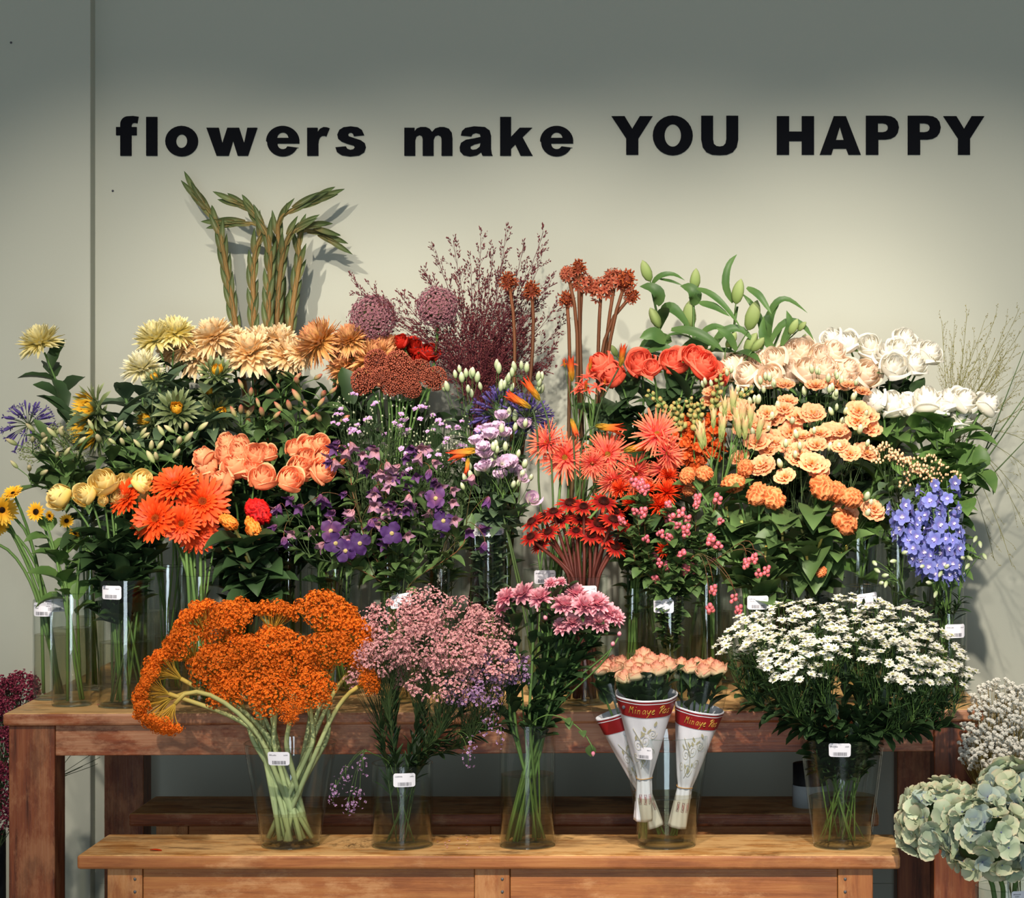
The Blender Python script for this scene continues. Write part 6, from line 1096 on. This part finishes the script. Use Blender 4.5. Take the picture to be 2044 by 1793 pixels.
def sleeve(lab, bot, top, r0, r1, Yb, Yt, rot, band=(.93, 1.0), text=True):
    a0, a1 = npv(at(*bot, Yb)), npv(at(*top, Yt)); root = thing('flower_sleeve', lab, 'paper sleeve', a0, 'paper flower sleeves'); PT = lambda t, a, o=0.: cone_pt(a0, a1, r0, r1, t, a, o) - a0
    def surf(t0, t1, s0, s1, o, nt=14, na=28): return np.array([[PT(t0 + (t1 - t0) * i / nt, s0 + (s1 - s0) * j / na, o + .0010 * math.sin((s0 + (s1 - s0) * j / na) * 7 + (t0 + (t1 - t0) * i / nt) * 9)) for j in range(na + 1)] for i in range(nt + 1)])
    b = MB(); b.grid(surf(.0, 1.0, -PI, PI, 0, 40, 72), 0); p = part('paper', b, M['sleeve'], root); sm_ = p.modifiers.new('sheet', 'SOLIDIFY'); sm_.thickness = .0004
    def strip(name, t0, t1, mat, o=.0010, s0=-1.5, s1=1.5): b = MB(); b.grid(surf(t0, t1, s0, s1, o, 6, 40), 0); return part(name, b, mat, p)
    strip('red_band', .855, .995, M['band']); strip('white_line', .965, .972, M['sleeve'], .0014); strip('white_line', .987, .996, M['sleeve'], .0014)
    H = .075; 
    if text:
        b = MB(); x = -.55 + rot
        for g in MINAYE:
            for st in g:
                q = np.array(st, float); t = np.linspace(0, len(q) - 1, len(q) * 4); c = np.stack([np.interp(t, np.arange(len(q)), q[:, j]) for j in range(2)], 1)
                for _ in range(2): c[1:-1] = (c[:-2] + 2 * c[1:-1] + c[2:]) / 4
                b.tube([PT(.885 + cy * H * .85, x + (cx + cy * .18) * .30, .0016) for cx, cy in c], .0008, 4)
            x += (.23 if g is MINAYE[0] else .10 if g is MINAYE[1] else .165) if g else .12
        part('gold_lettering', b, M['gold'], p)
    b = MB()
    for (cx, ct, sc, n, sg) in [(.1 + rot, .66, .3, 2.2, 1), (.45 + rot, .72, .2, 2, -1), (-.3 + rot, .62, .25, 2, 1), (.0 + rot, .5, .28, 2, -1), (.5 + rot, .55, .2, 1.8, 1), (-.55 + rot, .52, .2, 1.6, -1)]:
        b.tube([PT(ct + sc * .24 * (1 - f) * math.sin(sg * f * n * 2 * PI), cx + sc * 1.2 * (1 - f) * math.cos(f * n * 2 * PI), .0009) for f in np.linspace(0, .93, 34)], .00045, 3)
    b.tube([PT(.42 + f * .34, -.25 + rot + .3 * math.sin(f * 4), .0009) for f in np.linspace(0, 1, 16)], .0007, 3)
    for (cx, ct) in [(.05, .7), (.2, .72), (.1, .74), (-.1, .69), (-.2, .5), (.1, .48), (.25, .52), (.0, .46), (.5, .78), (-.4, .66)]:
        a = jit(-.6, .6); b.grid(np.array([[PT(ct + f * .045, cx + rot + a * f * .3 + s * .07 * math.sin(PI * min(.98, f + .02)), .0013) for s in (-1, 0, 1)] for f in np.linspace(0, 1, 6)]), 0)
    part('vine_print', b, M['vine'], p)
    b = MB()
    for cx in (-.35, .25, .85):
        q = [(-.14, .0), (.14, .0), (.14, .075), (-.14, .075), (-.14, .0)]; b.tube([PT(.14 + y, cx + x, .0009) for x, y in q], .0005, 3); b.tube([PT(.15, cx, .0009), PT(.17, cx + .04, .0009), PT(.2, cx - .03, .0009)], .0009, 3)
    part('care_symbols', b, M['redink'], p)
    b = MB(); b.tube([PT(.335 + .004 * math.sin(a * 2), a, .002) for a in np.linspace(-PI, PI, 30)], .0011, 5); part('rubber_band', b, M['tie'], root)
    b = MB(); b.grid(np.array([[cone_pt(a0, a1, r0, r1, t, a, .0006 + .002 * math.sin(a * 3)) - a0 for a in np.linspace(-PI, PI, 33)] for t in np.linspace(.97, 1.26, 5)]), 0); part('clear_film', b, M['film'], root)
    return a0, a1
rb_ = V3(m_rose, 'rose_blush', .55, n=3)
def wrapped(lab, among, bot, top, r0, r1, Yb, Yt, rot, heads, text=True):
    a0, a1 = sleeve(lab, bot, top, r0, r1, Yb, Yt, rot, text=text); d = a1 - a0; n = len(heads); heads = sorted(heads)
    for i, (x, y, s, dy) in enumerate(heads):
        h = npv(at(x, y, Yt + dy)); f = a0 - d * .16 + np.array([jit(-.009, .009), jit(-.009, .009), 0]); f[2] = max(f[2], v['B4']['z0'] + .018); mid = a0 + d * .3 + np.array([jit(-.008, .008), jit(-.008, .008), 0]); e = h - np.array([0, 0, s / 2 * Yt / FPX * .4])
        pts = np.concatenate([np.linspace(f, mid, 5)[:-1], herm(mid, e, d * .4, np.array([0, 0, .12]), 8)]); root = thing('rose', f'peach-tipped cream rose, {place(i, n)} {among}', 'rose', f, 'wrapped roses'); b = MB(); b.tube(pts - f, .0026, 5); part('stem', b, P['stem_green'], root)
        fb, fm = foliage(pts, 'rose', 4, .78, .95, f, (.2, .5), .2, .7); part('foliage', fb, fm, root); hd = part('bloom', rb_[i % 3], None, root, Vector(h - f), face((jit(-.2, .2), -.25, 1), jit(0, 6)), s / 2 * Yt / FPX); part('sepals', sep, None, hd)
wrapped('white paper rose sleeve with red band, the front one carrying a dark dot', 'of the roses in the front paper sleeve', (1284, 1636), (1290, 1383), .017, .0695, 5.60, 5.56, -.05, [(1248, 1352, 44, -.02), (1268, 1345, 46, -.03), (1290, 1340, 44, -.03), (1312, 1336, 46, -.02), (1335, 1328, 44, .0), (1300, 1318, 44, .03), (1275, 1322, 44, .03), (1258, 1332, 42, .02), (1322, 1320, 42, .04), (1285, 1308, 46, .06)])
wrapped('white paper rose sleeve with red band, leaning outward toward the daisies', 'of the roses in the sleeve toward the daisies', (1352, 1650), (1396, 1412), .017, .056, 5.64, 5.62, .0, [(1378, 1332, 42, -.01), (1404, 1340, 44, -.02), (1432, 1335, 48, -.02), (1360, 1326, 40, .02), (1390, 1326, 40, .03), (1418, 1328, 42, .03)])
wrapped('white paper rose sleeve half hidden behind the front one', 'of the roses in the half hidden sleeve', (1308, 1650), (1232, 1420), .016, .052, 5.66, 5.65, 0, [(1194, 1335, 42, -.01), (1212, 1330, 40, .0), (1228, 1338, 42, -.02), (1222, 1322, 40, .03), (1240, 1322, 40, .02)], False)
b = MB(); a0, a1 = npv(at(1284, 1636, 5.6)), npv(at(1290, 1383, 5.56)); c = cone_pt(a0, a1, .017, .0695, .925, -.78, .0035); b.ball(c, (.0042, .0012, .0042), 5, 10)
o = part('dark_dot', b, M['ink']); o.parent = [q for q in bpy.data.objects if q.get('label', '').endswith('carrying a dark dot')][0]; o.location = -o.parent.location
price_label(v['B4'], 1284, 1505, 40)
# ------------------------------------------------------------------ hydrangeas, gypsophila, heather
hf = V3(m_hydf, n=3) + [m_hydf('hydrangea_cream'), m_hydf('hydrangea_cream'), m_hydf('hydrangea_blue')]
def hydra(lab, px, py, Y, r, n, vv, d=(0, -.2, 1), sq=.9):
    c = npv(at(px, py, Y)); R = r * Y / FPX; pts = stem_path(vv, c - np.array([0, 0, R * .3]), d, .7); base = pts[0]; root = thing('hydrangea', lab, 'hydrangea', base, 'green hydrangeas')
    b = MB(); b.tube(pts - base, .0055, 7); part('stem', b, P['stem_green'], root); b = MB(); cc = c - base; b.ball(cc, (R * .72, R * .72, R * .6), 8, 12, .1); D = sph(n, -.75, 1.0)
    for i in range(0, n, 3): b.tube([cc - np.array([0, 0, R * .6]), cc + D[i] * R * .7], .0015, 3)
    part('head_core', b, P['stem_dark'], root)
    for i, q in enumerate(D):
        q = q + RG.normal(0, .09, 3); q /= np.linalg.norm(q); p = c + q * np.array([1, 1, sq]) * R * jit(.76, .96); part('floret', hf[int(RG.integers(6))], None, root, Vector(p - base), face(q + RG.normal(0, .34, 3), jit(0, 6)), 24 * Y / FPX * jit(.8, 1.2))
hydra('pale green hydrangea head, the outermost one bulging toward the bench', 1878, 1640, 5.46, 92, 98, v['F1'], (-.8, -.2, .8))
hydra('pale green hydrangea head with lilac hearts, the large lowest one', 1975, 1672, 5.36, 100, 99, v['F1'], (-.2, -.5, .9))
hydra('deeper green hydrangea head, the highest one under the gypsophila', 2022, 1598, 5.5, 82, 90, v['F1'], (.1, .2, 1))
gy_ = star(6, 1, .5, .6, (.5, 1, .6))
def mass_gyp(b, E, D):
    for e, d in zip(E, D):
        m = 6; D2 = sph(m, -.6, 1); scat(b, ballt(4, 6), e + D2 * .0035, D2 + d, RG.uniform(.0022, .0036, m)); scat(b, gy_, [e], [d], .006)
mass_gyp.mats = P['gypso']
for x, y, Y, l in [(1990, 1405, 5.86, 'topmost, before the wall shadow'), (1975, 1450, 5.8, 'pressing against the table corner'), (2030, 1420, 5.84, 'upper, at the outer side'), (1985, 1510, 5.74, 'beside the table leg'), (2035, 1480, 5.78, 'in the middle'), (2020, 1530, 5.72, 'just above the hydrangea'), (1965, 1500, 5.78, 'touching the table leg'), (2060, 1530, 5.74, 'outermost low')]:
    spray('gypsophila', 'cloudy white gypsophila spray, ' + l, 'gypsophila', v['F2'], at(x, y, Y), (.066, .06, .06), 120, [], 0, ('grass_gold', .0014), None, 'white gypsophila sprays', up=.5, drop=1.5, mass=mass_gyp, bname='flower_cloud', front=1.1, twig=.0004)
hs_ = star(4, 1, .6, .6, (.6, 1, .4))
def mass_heath(b, E, D):
    for e, d in zip(E, D):
        m = 9; D2 = sph(m, -.8, 1) + RG.normal(0, .2, (m, 3)); scat(b, hs_, e + D2 * np.array([.006, .006, .013]), D2, RG.uniform(.003, .0048, m))
mass_heath.mats = P['heather']
for x, y, Y, l in [(20, 1395, 6.16, 'topmost, behind the table corner'), (-20, 1420, 6.1, 'mostly cut by the picture edge'), (0, 1490, 6.02, 'beside the table leg, upper'), (-4, 1560, 6.0, 'beside the table leg, middle'), (-4, 1630, 6.0, 'beside the table leg, lowest'), (45, 1385, 6.22, 'reaching the first glass vase')]:
    spray('heather', 'crimson heather sprig, ' + l, 'heather', VF3, at(x, y, Y), (.05, .04, .05), 60, [], 0, ('stem_dark', .0014), ('thin', 20, .5, 1., (.3, .9), .1, .8), 'crimson heather sprigs', up=.9, drop=1.5, mass=mass_heath, bname='flower_sprig', twig=.0005)
h0 = npv(at(95, 1560, 6.25)); pts = np.concatenate([stem_path(VF3, h0, (.6, 0, .6), n=6)]); base = pts[0].copy(); root = thing('dry_twig', 'dark bare forked twig seen under the table behind its leg', 'twig', base, None); b = MB(); b.tube(pts - base, .0015, 4)
for x, y in ((200, 1512), (195, 1525), (180, 1508), (150, 1500), (165, 1530), (140, 1545), (130, 1510)): b.tube(herm(h0, npv(at(x, y, 6.25)), np.array([.06, 0, .02]), np.array([.05, 0, .03]), 6) - base, .0009, 3)
part('stem', b, P['stem_dark'], root)
# ------------------------------------------------------------------ fallen petals
def fallen(lab, px, py, Y, z, key, L, W, ang, group=None, name='fallen_petal'):
    c = at(px, py, Y); b = MB(); p, t = petal(L, W, .05, -.25, .25, ROUND, 6, 4, -L / 2, .0022, ang); b.grid(p, t); o = part(name, b, P[key], None, (c.x, Y, z)); m = o.modifiers.new('petal', 'SOLIDIFY'); m.thickness = .0006; tag(o, lab, 'petal', group)
yb = lambda py, z: (EYE - z) * FPX / (py - PY0)
fallen('fallen orange-red petal lying alone on the front bench', 311, 1704, yb(1699, ZB), ZB, 'gerbera_orange', .026, .006, .1)
fallen('fallen pink berry-red petal before the yellow rose vase on the table', 196, 1411, yb(1409, ZT), ZT, 'petal_pink', .006, .004, .3)
fallen('fallen pink petal on the table behind the wrapped roses', 1462, 1382, yb(1382, ZT), ZT, 'petal_pink', .01, .006, 1.)
for k in range(16):
    py = jit(1674, 1696); fallen('tiny fallen limonium floret on the bench between the two cylinder vases', jit(872, 985), py, yb(py, ZB), ZB, 'limonium', .004, .0018, jit(0, 6), 'fallen limonium florets', 'fallen_floret')
